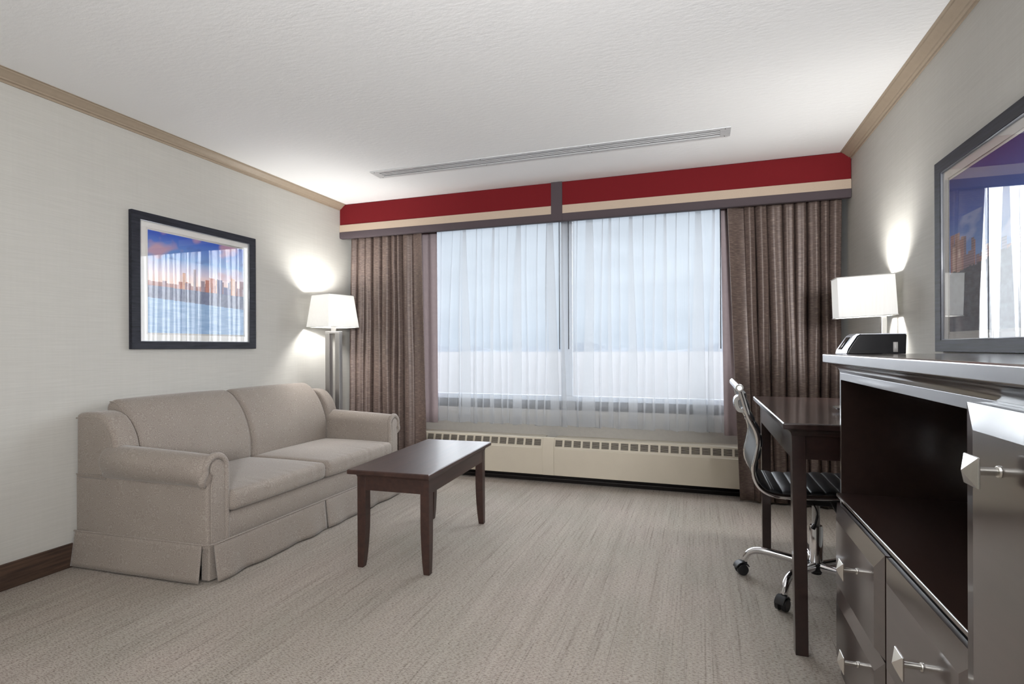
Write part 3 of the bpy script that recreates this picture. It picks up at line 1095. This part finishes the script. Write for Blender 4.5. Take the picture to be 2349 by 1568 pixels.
def arm(ysgn, yo, name):
    """yo: outer panel plane; ysgn +1 when the inside lies towards +y"""
    def Y_(d):
        return yo + ysgn * d
    cyc, cz, r = 0.028, 0.498, 0.073
    prof = [(0.0, 0.155), (0.0, cz - r + 0.006)]
    for a in range(255, 100, -12):
        prof.append((cyc + r * math.cos(math.radians(a)), cz + r * math.sin(math.radians(a))))
    for a in range(100, -5, -12):
        prof.append((cyc + (r + 0.006) * math.cos(math.radians(a)), cz + r * math.sin(math.radians(a))))
    prof += [(0.108, 0.45), (0.110, 0.155)]
    rings = []
    # slope: the arm rises towards the back; rounded front edge
    for x, ins, dz in ((-2.866, -1, 0.0), (-2.662, -1, 0.0), (-2.66, 0.010, 0.026), (-2.64, 0.0, 0.024), (-2.4, 0.0, 0.014), (-2.2, 0.0, 0.006), (-2.09, 0.0, 0.0), (-2.078, 0.004, -0.001), (-2.072, 0.012, -0.003)):
        ring = []
        for d, z in prof:
            w_ = min(1, max(0, (z - 0.40) / 0.1))
            cx_, cz_ = (cyc + 0.02, cz) if z > 0.40 else (0.055, z)
            dd, zz = d, z
            if ins < 0:
                dd = min(max(d, 0.0), 0.11)
                zz = min(z, 0.442)
                w_ = 0
            elif ins and (x > -2.2 or z > 0.442):
                L_ = math.hypot(d - cx_, z - cz_) or 1
                dd = d - (d - cx_) / L_ * ins
                zz = z - (z - cz_) / L_ * ins
            tap = -0.036 * min(1, max(0, (-2.07 - x) / 0.59)) if ysgn > 0 else 0
            ring.append((x, Y_(dd) + tap, zz + dz * w_))
        rings.append(ring)
    o = B().loft(rings).obj(name, SF, so, sharp=50)
    # facing panel with piping
    fp = [(0.012, 0.172), (0.012, 0.43)]
    for a in range(235, -5, -16):
        fp.append((0.046 + 0.034 * math.cos(math.radians(a)) , 0.508 + 0.036 * math.sin(math.radians(a))))
    fp += [(0.080, 0.43), (0.082, 0.172)]
    B().prism([(Y_(d), z) for d, z in fp], 'x', -2.074, -2.061).obj('arm_facing', SF, so, bevel=0.005)
    loop = [(-2.064, Y_(d), z) for d, z in fp]
    B().tube(loop, 0.0035, 6).obj('piping', SF, so)
    # welt outside the facing
    wl2 = [(-2.072, Y_(0.098), z) for z in (0.172, 0.25, 0.33, 0.41, 0.47)]
    for a in range(10, 200, 18):
        wl2.append((-2.074, Y_(0.044 + 0.056 * math.cos(math.radians(a))), 0.508 + 0.058 * math.sin(math.radians(a))))
    wl2 += [(-2.078, Y_(-0.026), 0.462), (-2.088, Y_(-0.012), 0.438)]
    B().tube(curve_pts(wl2, 3), 0.0155, 10).obj('arm_welt', SF, so)
    # seam under the roll
    tb = 0.036 if ysgn > 0 else 0.0
    B().tube([(-2.08, Y_(-0.003), 0.428), (-2.30, Y_(-0.003 - tb * 0.38), 0.434), (-2.66, Y_(-0.005 - tb), 0.446), (-2.86, Y_(-0.005 - tb), 0.446)], 0.0028, 6).obj('seam', SF, so)
    return o


arm(1, 1.846, 'arm')
arm(-1, 3.452, 'arm')
# piping round the wings
for yy in (1.808, 3.456):
    B().tube(curve_pts([(-2.864, yy, 0.716), (-2.80, yy, 0.722), (-2.735, yy, 0.719), (-2.69, yy, 0.702), (-2.65, yy, 0.66), (-2.628, yy, 0.61), (-2.62, yy, 0.565)], 4), 0.003, 6).obj('wing_piping', SF, so)

# back cushions
bc = [(-2.605, 0.372), (-2.588, 0.43), (-2.590, 0.50), (-2.606, 0.575), (-2.634, 0.645), (-2.670, 0.705), (-2.710, 0.752), (-2.750, 0.782), (-2.790, 0.795), (-2.825, 0.788), (-2.845, 0.765), (-2.845, 0.72), (-2.82, 0.62), (-2.79, 0.50), (-2.765, 0.372)]
bcs = [(p.x, p.y) for p in curve_pts([(a, b2, 0) for a, b2 in bc], 3, True)]
for y0, y1 in ((1.928, 2.632), (2.636, 3.350)):
    c1 = B().pillow(bcs, y0, y1, 0.035, bulge=0.008).obj('back_cushion', SF, so, sharp=180)
    for yy in (y0 + 0.006, y1 - 0.006):
        B().tube([(a + (0.02 if False else 0) - 0.012, yy, b2 - 0.01) for a, b2 in bcs[2:26]], 0.0028, 6).obj('piping', SF, c1)


# seat cushions
def seat(y0, y1):
    hx, hy, hz = 0.315, (y1 - y0) / 2, 0.047
    def deform(v):
        a, c_ = v.x / hx, v.y / hy
        if v.z > 0:
            v = Vector((v.x, v.y, v.z + 0.016 * (1 - a * a) * (1 - c_ ** 4)))
        pucker = 0.0016 * math.sin(v.y * 95) * max(0, a - 0.55) * (1 + math.sin(v.y * 31))
        return Vector((v.x + 0.010 * (1 - c_ * c_) * max(0, a) + pucker, v.y, v.z + (pucker if v.z > 0 else 0)))
    o = B().cushion((-2.358, (y0 + y1) / 2, 0.343), (hx, hy, hz), 0.028, deform, (14, 40, 3)).obj('seat_cushion', SF, so, sharp=180)
    pts = [(-2.358 + hx - 0.003 + 0.010 * (1 - (2 * t - 1) ** 2) , y0 + 0.01 + (y1 - y0 - 0.02) * t, 0.347) for t in [i / 20 for i in range(21)]]
    B().tube(pts, 0.003, 6).obj('piping', SF, o)
    pts = [(-2.66, y0 + 0.001, 0.347), (-2.075, y0 + 0.001, 0.347), (-2.05, y0 + 0.012, 0.347)]
    B().tube(pts, 0.003, 6).obj('piping', SF, o)
    return o


seat(1.952, 2.632)
seat(2.638, 3.345)

# skirt panels: (points along the plan line), flaring and rippling
def skirt(p0, p1, out, ripple, seed, name='skirt_panel', z1=0.172, flare=0.022):
    r = random.Random(seed)
    ph = [r.uniform(0, 6.28) for _ in range(4)]
    p0, p1 = Vector((*p0, 0)), Vector((*p1, 0))
    o_ = Vector((*out, 0)).normalized()
    L_ = (p1 - p0).length
    def fn(u, v):
        h = 1 - v
        rip = ripple * h * (math.sin(u * L_ * 21 + ph[0]) * 0.6 + math.sin(u * L_ * 34 + ph[1]) * 0.4)
        p = p0 + (p1 - p0) * u + o_ * (flare * h ** 1.1 + rip)
        return (p.x, p.y, 0.008 + (z1 - 0.008) * v)
    us = [i / 48 for i in range(49)]
    o = B().grid(fn, us, [j / 8 for j in range(9)]).obj(name, SF, so, sharp=180)
    sol = o.modifiers.new('thick', 'SOLIDIFY'); sol.thickness = 0.006; sol.offset = -1
    return o


skirt((-2.062, 1.868), (-2.062, 2.630), (1, 0), 0.011, 1)
skirt((-2.062, 2.642), (-2.062, 3.440), (1, 0), 0.009, 2)
skirt((-2.868, 1.803), (-2.100, 1.842), (0, -1), 0.0015, 3, flare=0.020)
skirt((-2.868, 3.456), (-2.085, 3.456), (0, 1), 0.0015, 4, flare=0.012)
skirt((-2.075, 2.60), (-2.075, 2.67), (1, 0), 0.0, 5, 'pleat_insert', flare=0.012)
B().prism([(-2.12, 1.853), (-2.076, 1.856), (-2.072, 1.90), (-2.085, 1.93), (-2.13, 1.90)], 'z', 0.008, 0.172).obj('pleat_insert', SF, so, bevel=0.006)
sk = [(-2.868, 1.799, 0.172), (-2.5, 1.818, 0.173), (-2.09, 1.839, 0.174), (-2.062, 1.850, 0.174), (-2.056, 1.88, 0.173), (-2.056, 2.6, 0.172), (-2.056, 3.43, 0.172)]
B().tube(sk, 0.0042, 6).obj('skirt_piping', SF, so)

# ------------------------------------------------------------------ coffee table
ct = thing('coffee_table', 'dark walnut coffee table standing in front of the sofa', 'table', (-1.384, 2.626, 0.0), math.radians(2.8))
TW = M['table']
TZ = 0.478


def table_top(hx, hy, zt, th, cove, hx2, hy2):
    """slab with a cove underneath stepping in to the apron; local rings"""
    prof = [(0.004, 0.0), (0.0, -0.004), (0.0, -th), (0.004, -th - 0.002)]
    k = 6
    for i in range(k + 1):
        a = PI / 2 * i / k
        prof.append((0.004 + (1 - 0.004) * 0 + (hx - hx2 - 0.004) * math.sin(a), -th - 0.002 - cove * (1 - math.cos(a))))
    rings = []
    for ins, dz in prof:
        fx = hx - ins
        fy = hy - ins * ((hy - hy2) / (hx - hx2) if ins > 0.0041 else 1)
        rings.append([(-fx, -fy, zt + dz), (fx, -fy, zt + dz), (fx, fy, zt + dz), (-fx, fy, zt + dz)])
    return B().loft(rings[::-1])


table_top(0.211, 0.447, TZ, 0.020, 0.020, 0.188, 0.398).obj('table_top', TW, ct, local=True, sharp=30, bevel=0.0015)
ap = B()
for s_ in (-1, 1):
    ap.box(s_ * 0.186 - 0.009 * (1 + s_) + 0.0, s_ * 0.186 + 0.009 * (1 - s_), -0.36, 0.36, 0.372, 0.440)
    ap.box(-0.15, 0.15, s_ * 0.393 - 0.009 * (1 + s_), s_ * 0.393 + 0.009 * (1 - s_), 0.372, 0.440)
ap.obj('apron', TW, ct, local=True, bevel=0.001)
for sx in (-1, 1):
    for sy in (-1, 1):
        rings = []
        for z, w_ in ((0.0, 0.030), (0.02, 0.033), (0.06, 0.037), (0.12, 0.041), (0.19, 0.044), (0.25, 0.045), (0.44, 0.045)):
            xo, yo_ = sx * (0.168 if (sx < 0 and sy > 0) else 0.188), sy * 0.395
            xi, yi_ = xo - sx * w_, yo_ - sy * w_
            rings.append([(xo, yo_, z), (xi, yo_, z), (xi, yi_, z), (xo, yi_, z)])
        B().loft(rings).obj('leg', TW, ct, local=True, bevel=0.002)

# ------------------------------------------------------------------ floor lamp


def bulb_light(name, parent_loc, loc, power, radius, parent, color=(1.0, 0.985, 0.955)):
    d = bpy.data.lights.new(name, 'POINT')
    d.energy = power; d.shadow_soft_size = radius; d.color = color
    o = bpy.data.objects.new(name, d)
    COL.objects.link(o)
    o.parent = parent
    o.location = Vector(loc) - Vector(parent_loc)
    return o


def shade_box(cx, cy, rot, bot, top, z0, z1, parent, tilt=0.0, mat='shade'):
    """open tapered shade; bot/top = (half a, half b)"""
    R_ = Matrix.Rotation(rot, 3, 'Z')
    T_ = Matrix.Rotation(tilt, 3, 'Y')
    cz = (z0 + z1) / 2
    def pt(x, y, z):
        p = R_ @ Vector((x, y, 0)); p.z = z - cz
        p = T_ @ p
        return (p.x + cx, p.y + cy, p.z + cz)
    b_ = B()
    n = 6
    rings = []
    for k in range(n + 1):
        t = k / n
        a = bot[0] + (top[0] - bot[0]) * t; c_ = bot[1] + (top[1] - bot[1]) * t
        z = z0 + (z1 - z0) * t
        rings.append([pt(-a, -c_, z), pt(a, -c_, z), pt(a, c_, z), pt(-a, c_, z)])
    b_.loft(rings, cap=False)
    o = b_.obj('lamp_shade', M[mat], parent, smooth=False)
    sol = o.modifiers.new('thick', 'SOLIDIFY'); sol.thickness = 0.0012; sol.offset = -1
    for (a, c_), z, dz in ((bot, z0, 0.005), (top, z1, -0.005)):
        e_ = 0.0012
        t2 = B()
        A_ = [pt(-a - e_, -c_ - e_, z), pt(a + e_, -c_ - e_, z), pt(a + e_, c_ + e_, z), pt(-a - e_, c_ + e_, z)]
        for i in range(4):
            p, q_ = Vector(A_[i]), Vector(A_[(i + 1) % 4])
            t2.tube([p, q_], 0.0022, 4)
        t2.obj('shade_trim', M['trim'], o)
    return o


M['trim'] = plain('shade_trim_tape', srgb(196, 194, 190), 0.7)
FL = (-2.672, 3.535, 0.0)
fl = thing('floor_lamp', 'lit floor lamp with twin steel posts in the far left corner', 'lamp', FL)
B().box(-2.79, -2.555, 3.480, 3.590, 0.0, 0.02).obj('base', M['steel'], fl, bevel=0.003)
for x in (-2.722, -2.632):
    B().box(x - 0.020, x + 0.020, 3.515, 3.555, 0.02, 1.165).obj('post', M['steel'], fl, bevel=0.002)
B().box(-2.742, -2.612, 3.515, 3.555, 1.165, 1.182).obj('top_bar', M['steel'], fl, bevel=0.002)
B().box(-2.692, -2.664, 3.521, 3.549, 1.182, 1.285).obj('stem', M['steel'], fl, bevel=0.002)
shade_box(-2.692, 3.545, math.radians(-15), (0.132, 0.145), (0.104, 0.116), 1.213, 1.462, fl)
sp = B()
sp.tube([(-2.775, 3.535, 1.285), (-2.595, 3.535, 1.285)], 0.003, 6)
sp.tube([(-2.68, 3.455, 1.285), (-2.68, 3.625, 1.285)], 0.003, 6)
sp.obj('spider', M['steel'], fl)
bulb_light('floor_lamp_bulb', FL, (-2.682, 3.54, 1.372), 18.0, 0.05, fl)

# ------------------------------------------------------------------ desk
DK = (0.585, 2.60, 0.0)
dk = thing('writing_desk', 'dark espresso writing desk against right wall beside the drape', 'desk', DK)
EW = M['espresso']
DX0, DX1, DY0, DY1, DZ = 0.274, 0.895, 2.066, 3.140, 0.788
b_ = table_top((DX1 - DX0) / 2, (DY1 - DY0) / 2, DZ, 0.020, 0.024, (DX1 - DX0) / 2 - 0.030, (DY1 - DY0) / 2 - 0.030)
for v in b_.bm.verts:
    v.co.x += (DX0 + DX1) / 2; v.co.y += (DY0 + DY1) / 2
b_.obj('desk_top', EW, dk, sharp=30, bevel=0.0015)
ap = B()
ap.box(0.306, 0.324, 2.13, 3.07, 0.660, 0.744)
ap.box(0.845, 0.863, 2.13, 3.07, 0.660, 0.744)
ap.box(0.345, 0.825, 2.104, 2.122, 0.660, 0.744)
ap.box(0.345, 0.825, 3.084, 3.102, 0.660, 0.744)
ap.obj('apron', EW, dk, bevel=0.001)
for (x0, y0, sx, sy) in ((0.305, 2.100, 1, 1), (0.864, 2.100, -1, 1), (0.305, 3.106, 1, -1), (0.864, 3.106, -1, -1)):
    lean = -0.042 if sy > 0 else -0.006
    w0, w1_ = 0.045, 0.040
    def sq(x, y, w_, z):
        return [(x, y, z), (x + sx * w_, y, z), (x + sx * w_, y + sy * w_, z), (x, y + sy * w_, z)]
    B().hexa(sq(x0 + sx * 0.004, y0 + lean, w1_, 0.0), sq(x0, y0, w0, 0.744)).obj('leg', EW, dk, bevel=0.002)

# small silver dish on the desk
dish = B().lathe([(0.0, DZ + 0.0005), (0.045, DZ + 0.0005), (0.062, DZ + 0.008), (0.078, DZ + 0.013), (0.080, DZ + 0.0155), (0.076, DZ + 0.0155), (0.060, DZ + 0.010), (0.044, DZ + 0.004), (0.0, DZ + 0.004)], 0.592, 2.515)
tag(dish.obj('dish', M['chrome']), 'small polished metal dish lying on the desk, mostly hidden', 'dish')

# desk lamp
DL = (0.80, 3.065, DZ)
dl = thing('desk_lamp', 'lit table lamp with white rectangular shade on the desk', 'lamp', DL)
B().box(0.690, 0.882, 3.015, 3.110, DZ + 0.0005, DZ + 0.016).obj('base', M['steel'], dl, bevel=0.003)
B().box(0.836, 0.859, 3.054, 3.077, DZ + 0.016, 1.235).obj('post', M['nickel'], dl, bevel=0.002)
B().box(0.752, 0.859, 3.059, 3.071, 1.235, 1.245).obj('arm', M['nickel'], dl, bevel=0.002)
shade_box(0.762, 3.065, 0.0, (0.122, 0.066), (0.120, 0.063), 1.194, 1.388, dl, tilt=math.radians(-2.6), mat='deskshade')
bulb_light('desk_lamp_bulb', DL, (0.748, 3.065, 1.315), 13.0, 0.04, dl)

# ------------------------------------------------------------------ office chair
OC = (0.478, 2.645, 0.0)
oc = thing('office_chair', 'black ribbed leather swivel chair with chrome frame at the desk', 'chair', OC)
railp = [(0.160, 0.882), (0.176, 0.825), (0.192, 0.769), (0.210, 0.730), (0.224, 0.698), (0.231, 0.655), (0.223, 0.604), (0.213, 0.555), (0.217, 0.512), (0.237, 0.474), (0.276, 0.450), (0.330, 0.444), (0.42, 0.448), (0.52, 0.454), (0.60, 0.455), (0.66, 0.447), (0.69, 0.430)]
rp = curve_pts([(a, 0, b2) for a, b2 in railp], 6)
CY0, CY1 = 2.430, 2.845
for y in (CY0, CY1):
    B().tube([(p.x, y, p.z) for p in rp], 0.0105, 10, flat=0.8).obj('side_rail', M['chrome'], oc)
# padded sling between the rails
L_ = [0.0]
for a, b2 in zip(rp, rp[1:]):
    L_.append(L_[-1] + (b2 - a).length)
TOT = L_[-1]


def sling(sa, sb, name):
    n = 240
    fr_, bk_ = [], []
    for i in range(n + 1):
        s_ = sa + (sb - sa) * i / n
        k = max(j for j in range(len(L_)) if L_[j] <= s_ + 1e-9)
        k = min(k, len(L_) - 2)
        t = (s_ - L_[k]) / max(L_[k + 1] - L_[k], 1e-9)
        p = rp[k].lerp(rp[k + 1], t)
        tg = (rp[min(k + 2, len(rp) - 1)] - rp[max(k - 1, 0)]).normalized()
        nrm = Vector((-tg.z, 0, tg.x))           # towards the sitter
        if nrm.x < 0 and nrm.z < 0:
            nrm = -nrm
        rib = abs(math.sin(PI * s_ / 0.052)) ** 0.42
        fr_.append((p + nrm * (0.014 + 0.008 * rib), rib)); bk_.append(p - nrm * 0.004)
    ys = [CY0 + 0.010, CY0 + 0.014, CY0 + 0.03, CY0 + 0.1, (CY0 + CY1) / 2, CY1 - 0.1, CY1 - 0.03, CY1 - 0.014, CY1 - 0.010]
    ed = [0.0, 0.55, 0.9, 1, 1, 1, 0.9, 0.55, 0.0]
    bld = B()
    rings = []
    for (f_, rb_), b3 in zip(fr_, bk_):
        ring = []
        for y, w_ in zip(ys, ed):
            q_ = b3.lerp(f_, 0.35 + 0.65 * w_)
            sag = 0.006 * math.sin(PI * (y - CY0) / (CY1 - CY0))
            ring.append((q_.x, y, q_.z - sag * 0.6))
        for y in ys[::-1]:
            ring.append((b3.x, y, b3.z))
        rings.append(ring)
    bld.loft(rings)
    return bld.obj(name, M['leather'], oc, sharp=70)


sling(0.03, 0.445, 'backrest')
sling(0.445, TOT - 0.01, 'seat')
B().cyl((0.160, CY0 - 0.012, 0.880), (0.160, CY1 + 0.012, 0.880), 0.0165).obj('top_tube', M['chrome'], oc, bevel=0.002)
B().cyl((0.160, CY0 - 0.0135, 0.880), (0.160, CY0 - 0.0115, 0.880), 0.009).obj('tube_cap', M['nickel'], oc)
hd = curve_pts([(0.190, 2.50, 0.834), (0.170, 2.50, 0.838), (0.153, 2.50, 0.830), (0.150, 2.50, 0.811), (0.157, 2.50, 0.790), (0.170, 2.50, 0.782), (0.196, 2.50, 0.783)], 5)
hb_ = B()
hr = []
for i, p in enumerate(hd):
    t = (hd[min(i + 1, len(hd) - 1)] - hd[max(i - 1, 0)]).normalized()
    nr = Vector((-t.z, 0, t.x))
    hr.append([p + nr * 0.0095 + Vector((0, 0.034, 0)), p + nr * 0.0095 - Vector((0, 0.034, 0)), p - nr * 0.0095 - Vector((0, 0.034, 0)), p - nr * 0.0095 + Vector((0, 0.034, 0))])
hb_.loft(hr)
hb_.obj('back_bracket', M['chrome'], oc, bevel=0.002)
for z, x in ((0.848, 0.166), (0.752, 0.190)):
    B().cyl((x, 2.47, z), (x - 0.008, 2.47, z), 0.006, n=10).obj('bolt', M['chrome'], oc)
for x in (0.33, 0.62):
    B().tube([(x, CY0, 0.440), (x, CY1, 0.440)], 0.008, 8).obj('cross_bar', M['chrome'], oc)
mech = B()
mech.box(0.39, 0.585, 2.55, 2.74, 0.405, 0.438)
mech.box(0.42, 0.54, 2.585, 2.705, 0.375, 0.405)
mech.obj('tilt_mechanism', M['blackplastic'], oc, bevel=0.006)
B().hexa([(0.555, 2.56, 0.325), (0.572, 2.56, 0.325), (0.572, 2.585, 0.325), (0.555, 2.585, 0.325)], [(0.515, 2.555, 0.405), (0.57, 2.555, 0.405), (0.57, 2.59, 0.405), (0.515, 2.59, 0.405)]).obj('tension_arm', M['blackplastic'], oc, bevel=0.004)
B().cyl((0.503, 2.548, 0.418), (0.503, 2.552, 0.418), 0.007, n=10).obj('bolt', M['chrome'], oc)
B().lathe([(0.0, 0.262), (0.0155, 0.262), (0.0155, 0.385), (0.0, 0.385)], OC[0], OC[1]).obj('gas_lift', M['steel'], oc)
B().lathe([(0.0, 0.118), (0.0265, 0.118), (0.0265, 0.272), (0.024, 0.278), (0.0, 0.278)], OC[0], OC[1]).obj('lift_sleeve', M['chrome'], oc)
B().tube(curve_pts([(0.447, 2.60, 0.396), (0.462, 2.575, 0.375), (0.470, 2.57, 0.345), (0.462, 2.57, 0.305), (0.452, 2.57, 0.283)], 4), [0.003] * 9 + [0.005] * 4 + [0.009] * 4, 8).obj('height_lever', M['blackplastic'], oc)
B().lathe([(0.0, 0.070), (0.020, 0.070), (0.024, 0.082), (0.036, 0.088), (0.040, 0.105), (0.034, 0.120), (0.0, 0.122)], OC[0], OC[1]).obj('hub', M['blackplastic'], oc)
for k in range(5):
    a = math.radians(165 + 72 * k)
    ux, uy = math.cos(a), math.sin(a)
    def at(r_, z):
        return (OC[0] + ux * r_, OC[1] + uy * r_, z)
    pts = curve_pts([at(0.03, 0.105), at(0.10, 0.114), at(0.18, 0.122), at(0.235, 0.120), at(0.270, 0.104), at(0.287, 0.075), at(0.290, 0.062)], 4)
    rr = [0.019 - 0.006 * min(1, i / (len(pts) - 1)) for i in range(len(pts))]
    leg = B().tube(pts, rr, 12).obj('base_leg', M['chrome'], oc)
    cx, cy = OC[0] + ux * 0.290, OC[1] + uy * 0.290
    # caster: two wheels, hood
    t2 = math.radians(200 + 37 * k)
    wx_, wy_ = math.cos(t2), math.sin(t2)       # rolling direction
    ax_ = (-wy_, wx_)                            # axle
    ox, oy = cx + wx_ * 0.014, cy + wy_ * 0.014
    cb_ = B()
    for sgn in (-1, 1):
        cb_.cyl((ox + ax_[0] * sgn * 0.006, oy + ax_[1] * sgn * 0.006, 0.0265), (ox + ax_[0] * sgn * 0.022, oy + ax_[1] * sgn * 0.022, 0.0265), 0.026, 0.0245, n=22)
    cs = cb_.obj('caster', M['blackplastic'], leg, bevel=0.002)
    hood = B()
    rings = []
    for i in range(9):
        aa = math.radians(20 + 150 * i / 8)
        c_, s_ = math.cos(aa) * 0.031, math.sin(aa) * 0.031
        def hp_(rad, sg):
            q1 = math.cos(aa) * rad
            return (ox - wx_ * q1 * -1 * -1 + ax_[0] * sg, oy - wy_ * q1 + ax_[1] * sg, 0.0285 + math.sin(aa) * rad)
        rings.append([hp_(0.0285, -0.019), hp_(0.033, -0.019), hp_(0.033, 0.019), hp_(0.0285, 0.019)])
    hood.loft(rings)
    hood.cyl((cx, cy, 0.045), (cx, cy, 0.068), 0.012, n=14)
    hood.obj('caster_hood', M['blackplastic'], leg, bevel=0.001)

# ------------------------------------------------------------------ dresser
DR = (0.65, 1.2, 0.0)
dr = thing('dresser', 'dark espresso dresser with open niche, drawers and door at right', 'dresser', DR)
LW = M['laminate']
SX0, SX1, SY0, SY1 = 0.389, 0.903, 0.36, 2.034
B().prism([(SX0 + 0.003, 1.026), (SX0, 1.023), (SX0, 0.999), (SX0 + 0.003, 0.996), (SX1, 0.996), (SX1, 1.026)], 'y', SY0, SY1).obj('top_slab', LW, dr, bevel=0.0015)
# cove under the slab
rings = []
for i in range(7):
    a = PI / 2 * i / 6
    ins = 0.004 + 0.036 * math.sin(a); z = 0.996 - 0.030 * (1 - math.cos(a))
    rings.append([(SX0 + ins, SY0 + 0.004, z), (SX1 - 0.002, SY0 + 0.004, z), (SX1 - 0.002, SY1 - ins - 0.004, z), (SX0 + ins, SY1 - ins - 0.004, z)])
B().loft(rings[::-1]).obj('cove_moulding', LW, dr, sharp=40)
FX = 0.429            # face of the carcass
BY1 = 1.990
B().box(FX, SX1, BY1 - 0.014, BY1, 0.0, 0.966).obj('end_panel', LW, dr, bevel=0.001)
B().box(FX, SX1, SY0 + 0.01, SY0 + 0.028, 0.0, 0.966).obj('end_panel', LW, dr, bevel=0.001)
B().box(SX1 - 0.012, SX1, SY0 + 0.028, BY1 - 0.014, 0.0, 0.966).obj('back_panel', LW, dr)
B().box(FX, FX + 0.03, SY0 + 0.028, BY1 - 0.014, 0.943, 0.966).obj('top_rail', LW, dr, bevel=0.001)
B().box(FX + 0.03, SX1 - 0.012, SY0 + 0.028, BY1 - 0.014, 0.95, 0.966).obj('niche_top', LW, dr)
B().box(FX, SX1 - 0.012, 1.036, 1.050, 0.0, 0.943).obj('divider', LW, dr, bevel=0.001)
B().box(FX + 0.002, SX1 - 0.012, 1.044, BY1 - 0.014, 0.552, 0.568).obj('niche_floor', LW, dr, bevel=0.002)
B().box(0.414, 0.88, 1.046, BY1 - 0.016, 0.572, 0.584).obj('pull_out_shelf', LW, dr, bevel=0.003)
B().box(FX, SX1 - 0.012, SY0 + 0.028, BY1 - 0.014, 0.0, 0.075).obj('plinth', LW, dr)
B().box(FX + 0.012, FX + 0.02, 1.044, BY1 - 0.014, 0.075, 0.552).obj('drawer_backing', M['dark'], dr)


def raised_front(name, y0, y1, z0, z1, xf, xb, by=0.042, bz=0.044, dep=0.012):
    """raised panel with wide chamfers, facing -x"""
    b_ = B()
    back = [(xb, y0, z0), (xb, y1, z0), (xb, y1, z1), (xb, y0, z1)]
    xm = xf + dep
    mid = [(xm, y0, z0), (xm, y1, z0), (xm, y1, z1), (xm, y0, z1)]
    fr_ = [(xf, y0 + by, z0 + bz * 0.2), (xf, y1 - by, z0 + bz * 0.2), (xf, y1 - by, z1 - bz), (xf, y0 + by, z1 - bz)]
    b_.loft([back, mid, fr_])
    return b_.obj(name, LW, dr, smooth=False)


def knob(parent, y, z, xbase, stem=0.036, s=0.023):
    k = B()
    k.cyl((xbase, y, z), (xbase - 0.003, y, z), 0.009, 0.008, n=16)
    k.cyl((xbase - 0.003, y, z), (xbase - stem, y, z), 0.0055, 0.0060, n=16)
    xp = xbase - stem
    sq0 = [(xp, y - s, z - s), (xp, y + s, z - s), (xp, y + s, z + s), (xp, y - s, z + s)]
    sq1 = [(xp - 0.003, y - s, z - s), (xp - 0.003, y + s, z - s), (xp - 0.003, y + s, z + s), (xp - 0.003, y - s, z + s)]
    e_ = 0.0008
    sq2 = [(xp - 0.014, y - e_, z - e_), (xp - 0.014, y + e_, z - e_), (xp - 0.014, y + e_, z + e_), (xp - 0.014, y - e_, z + e_)]
    k.loft([sq0, sq1, sq2])
    return k.obj('knob', M['nickel'], parent, bevel=0.0006, sharp=25)


XD = 0.405
for (y0, y1, z0, z1, yk, zk) in ((1.506, 1.976, 0.303, 0.552, 1.695, 0.440), (1.506, 1.976, 0.080, 0.297, 1.690, 0.190),
                                 (1.046, 1.496, 0.303, 0.552, 1.243, 0.432), (1.046, 1.496, 0.080, 0.297, 1.243, 0.190)):
    d_ = raised_front('drawer', y0, y1, z0, z1, XD, FX - 0.001)
    knob(d_, yk, zk, XD)
dd = raised_front('door', 0.40, 1.042, 0.080, 0.962, 0.394, FX - 0.001, 0.034, 0.040, 0.0062)
knob(dd, 0.930, 0.875, 0.394, 0.030, 0.0215)

# ------------------------------------------------------------------ clock radio on the dresser
CRZ = 1.0265
ra2 = thing('clock_radio', 'black clock radio with slanted silver front on the dresser end', 'clock radio', (0.515, 1.965, CRZ))
pf = [(0.436, CRZ), (0.444, CRZ + 0.018), (0.466, CRZ + 0.054), (0.474, CRZ + 0.060), (0.592, CRZ + 0.060), (0.594, CRZ + 0.057), (0.592, CRZ)]
B().prism(pf, 'y', 1.932, 2.008).obj('body', M['glossblack'], ra2, bevel=0.002)
B().prism([(0.421, CRZ), (0.424, CRZ + 0.012), (0.452, CRZ + 0.056), (0.462, CRZ + 0.0625), (0.475, CRZ + 0.0625), (0.463, CRZ + 0.0545), (0.440, CRZ + 0.016), (0.435, CRZ)], 'y', 1.928, 2.012).obj('front_bezel', M['silverplastic'], ra2, bevel=0.0015)
B().hexa([(0.4245, 1.945, CRZ + 0.014), (0.4250, 1.995, CRZ + 0.014), (0.4275, 1.995, CRZ + 0.012), (0.4275, 1.945, CRZ + 0.012)], [(0.4485, 1.945, CRZ + 0.052), (0.4485, 1.995, CRZ + 0.052), (0.4515, 1.995, CRZ + 0.050), (0.4515, 1.945, CRZ + 0.050)]).obj('display', M['glossblack'], ra2)
B().box(0.470, 0.594, 1.930, 2.010, CRZ + 0.060, CRZ + 0.0625).obj('top_trim', M['silverplastic'], ra2, bevel=0.001)
B().box(0.559, 0.571, 1.9312, 1.9322, CRZ + 0.006, CRZ + 0.036).obj('sticker', M['sticker'], ra2)
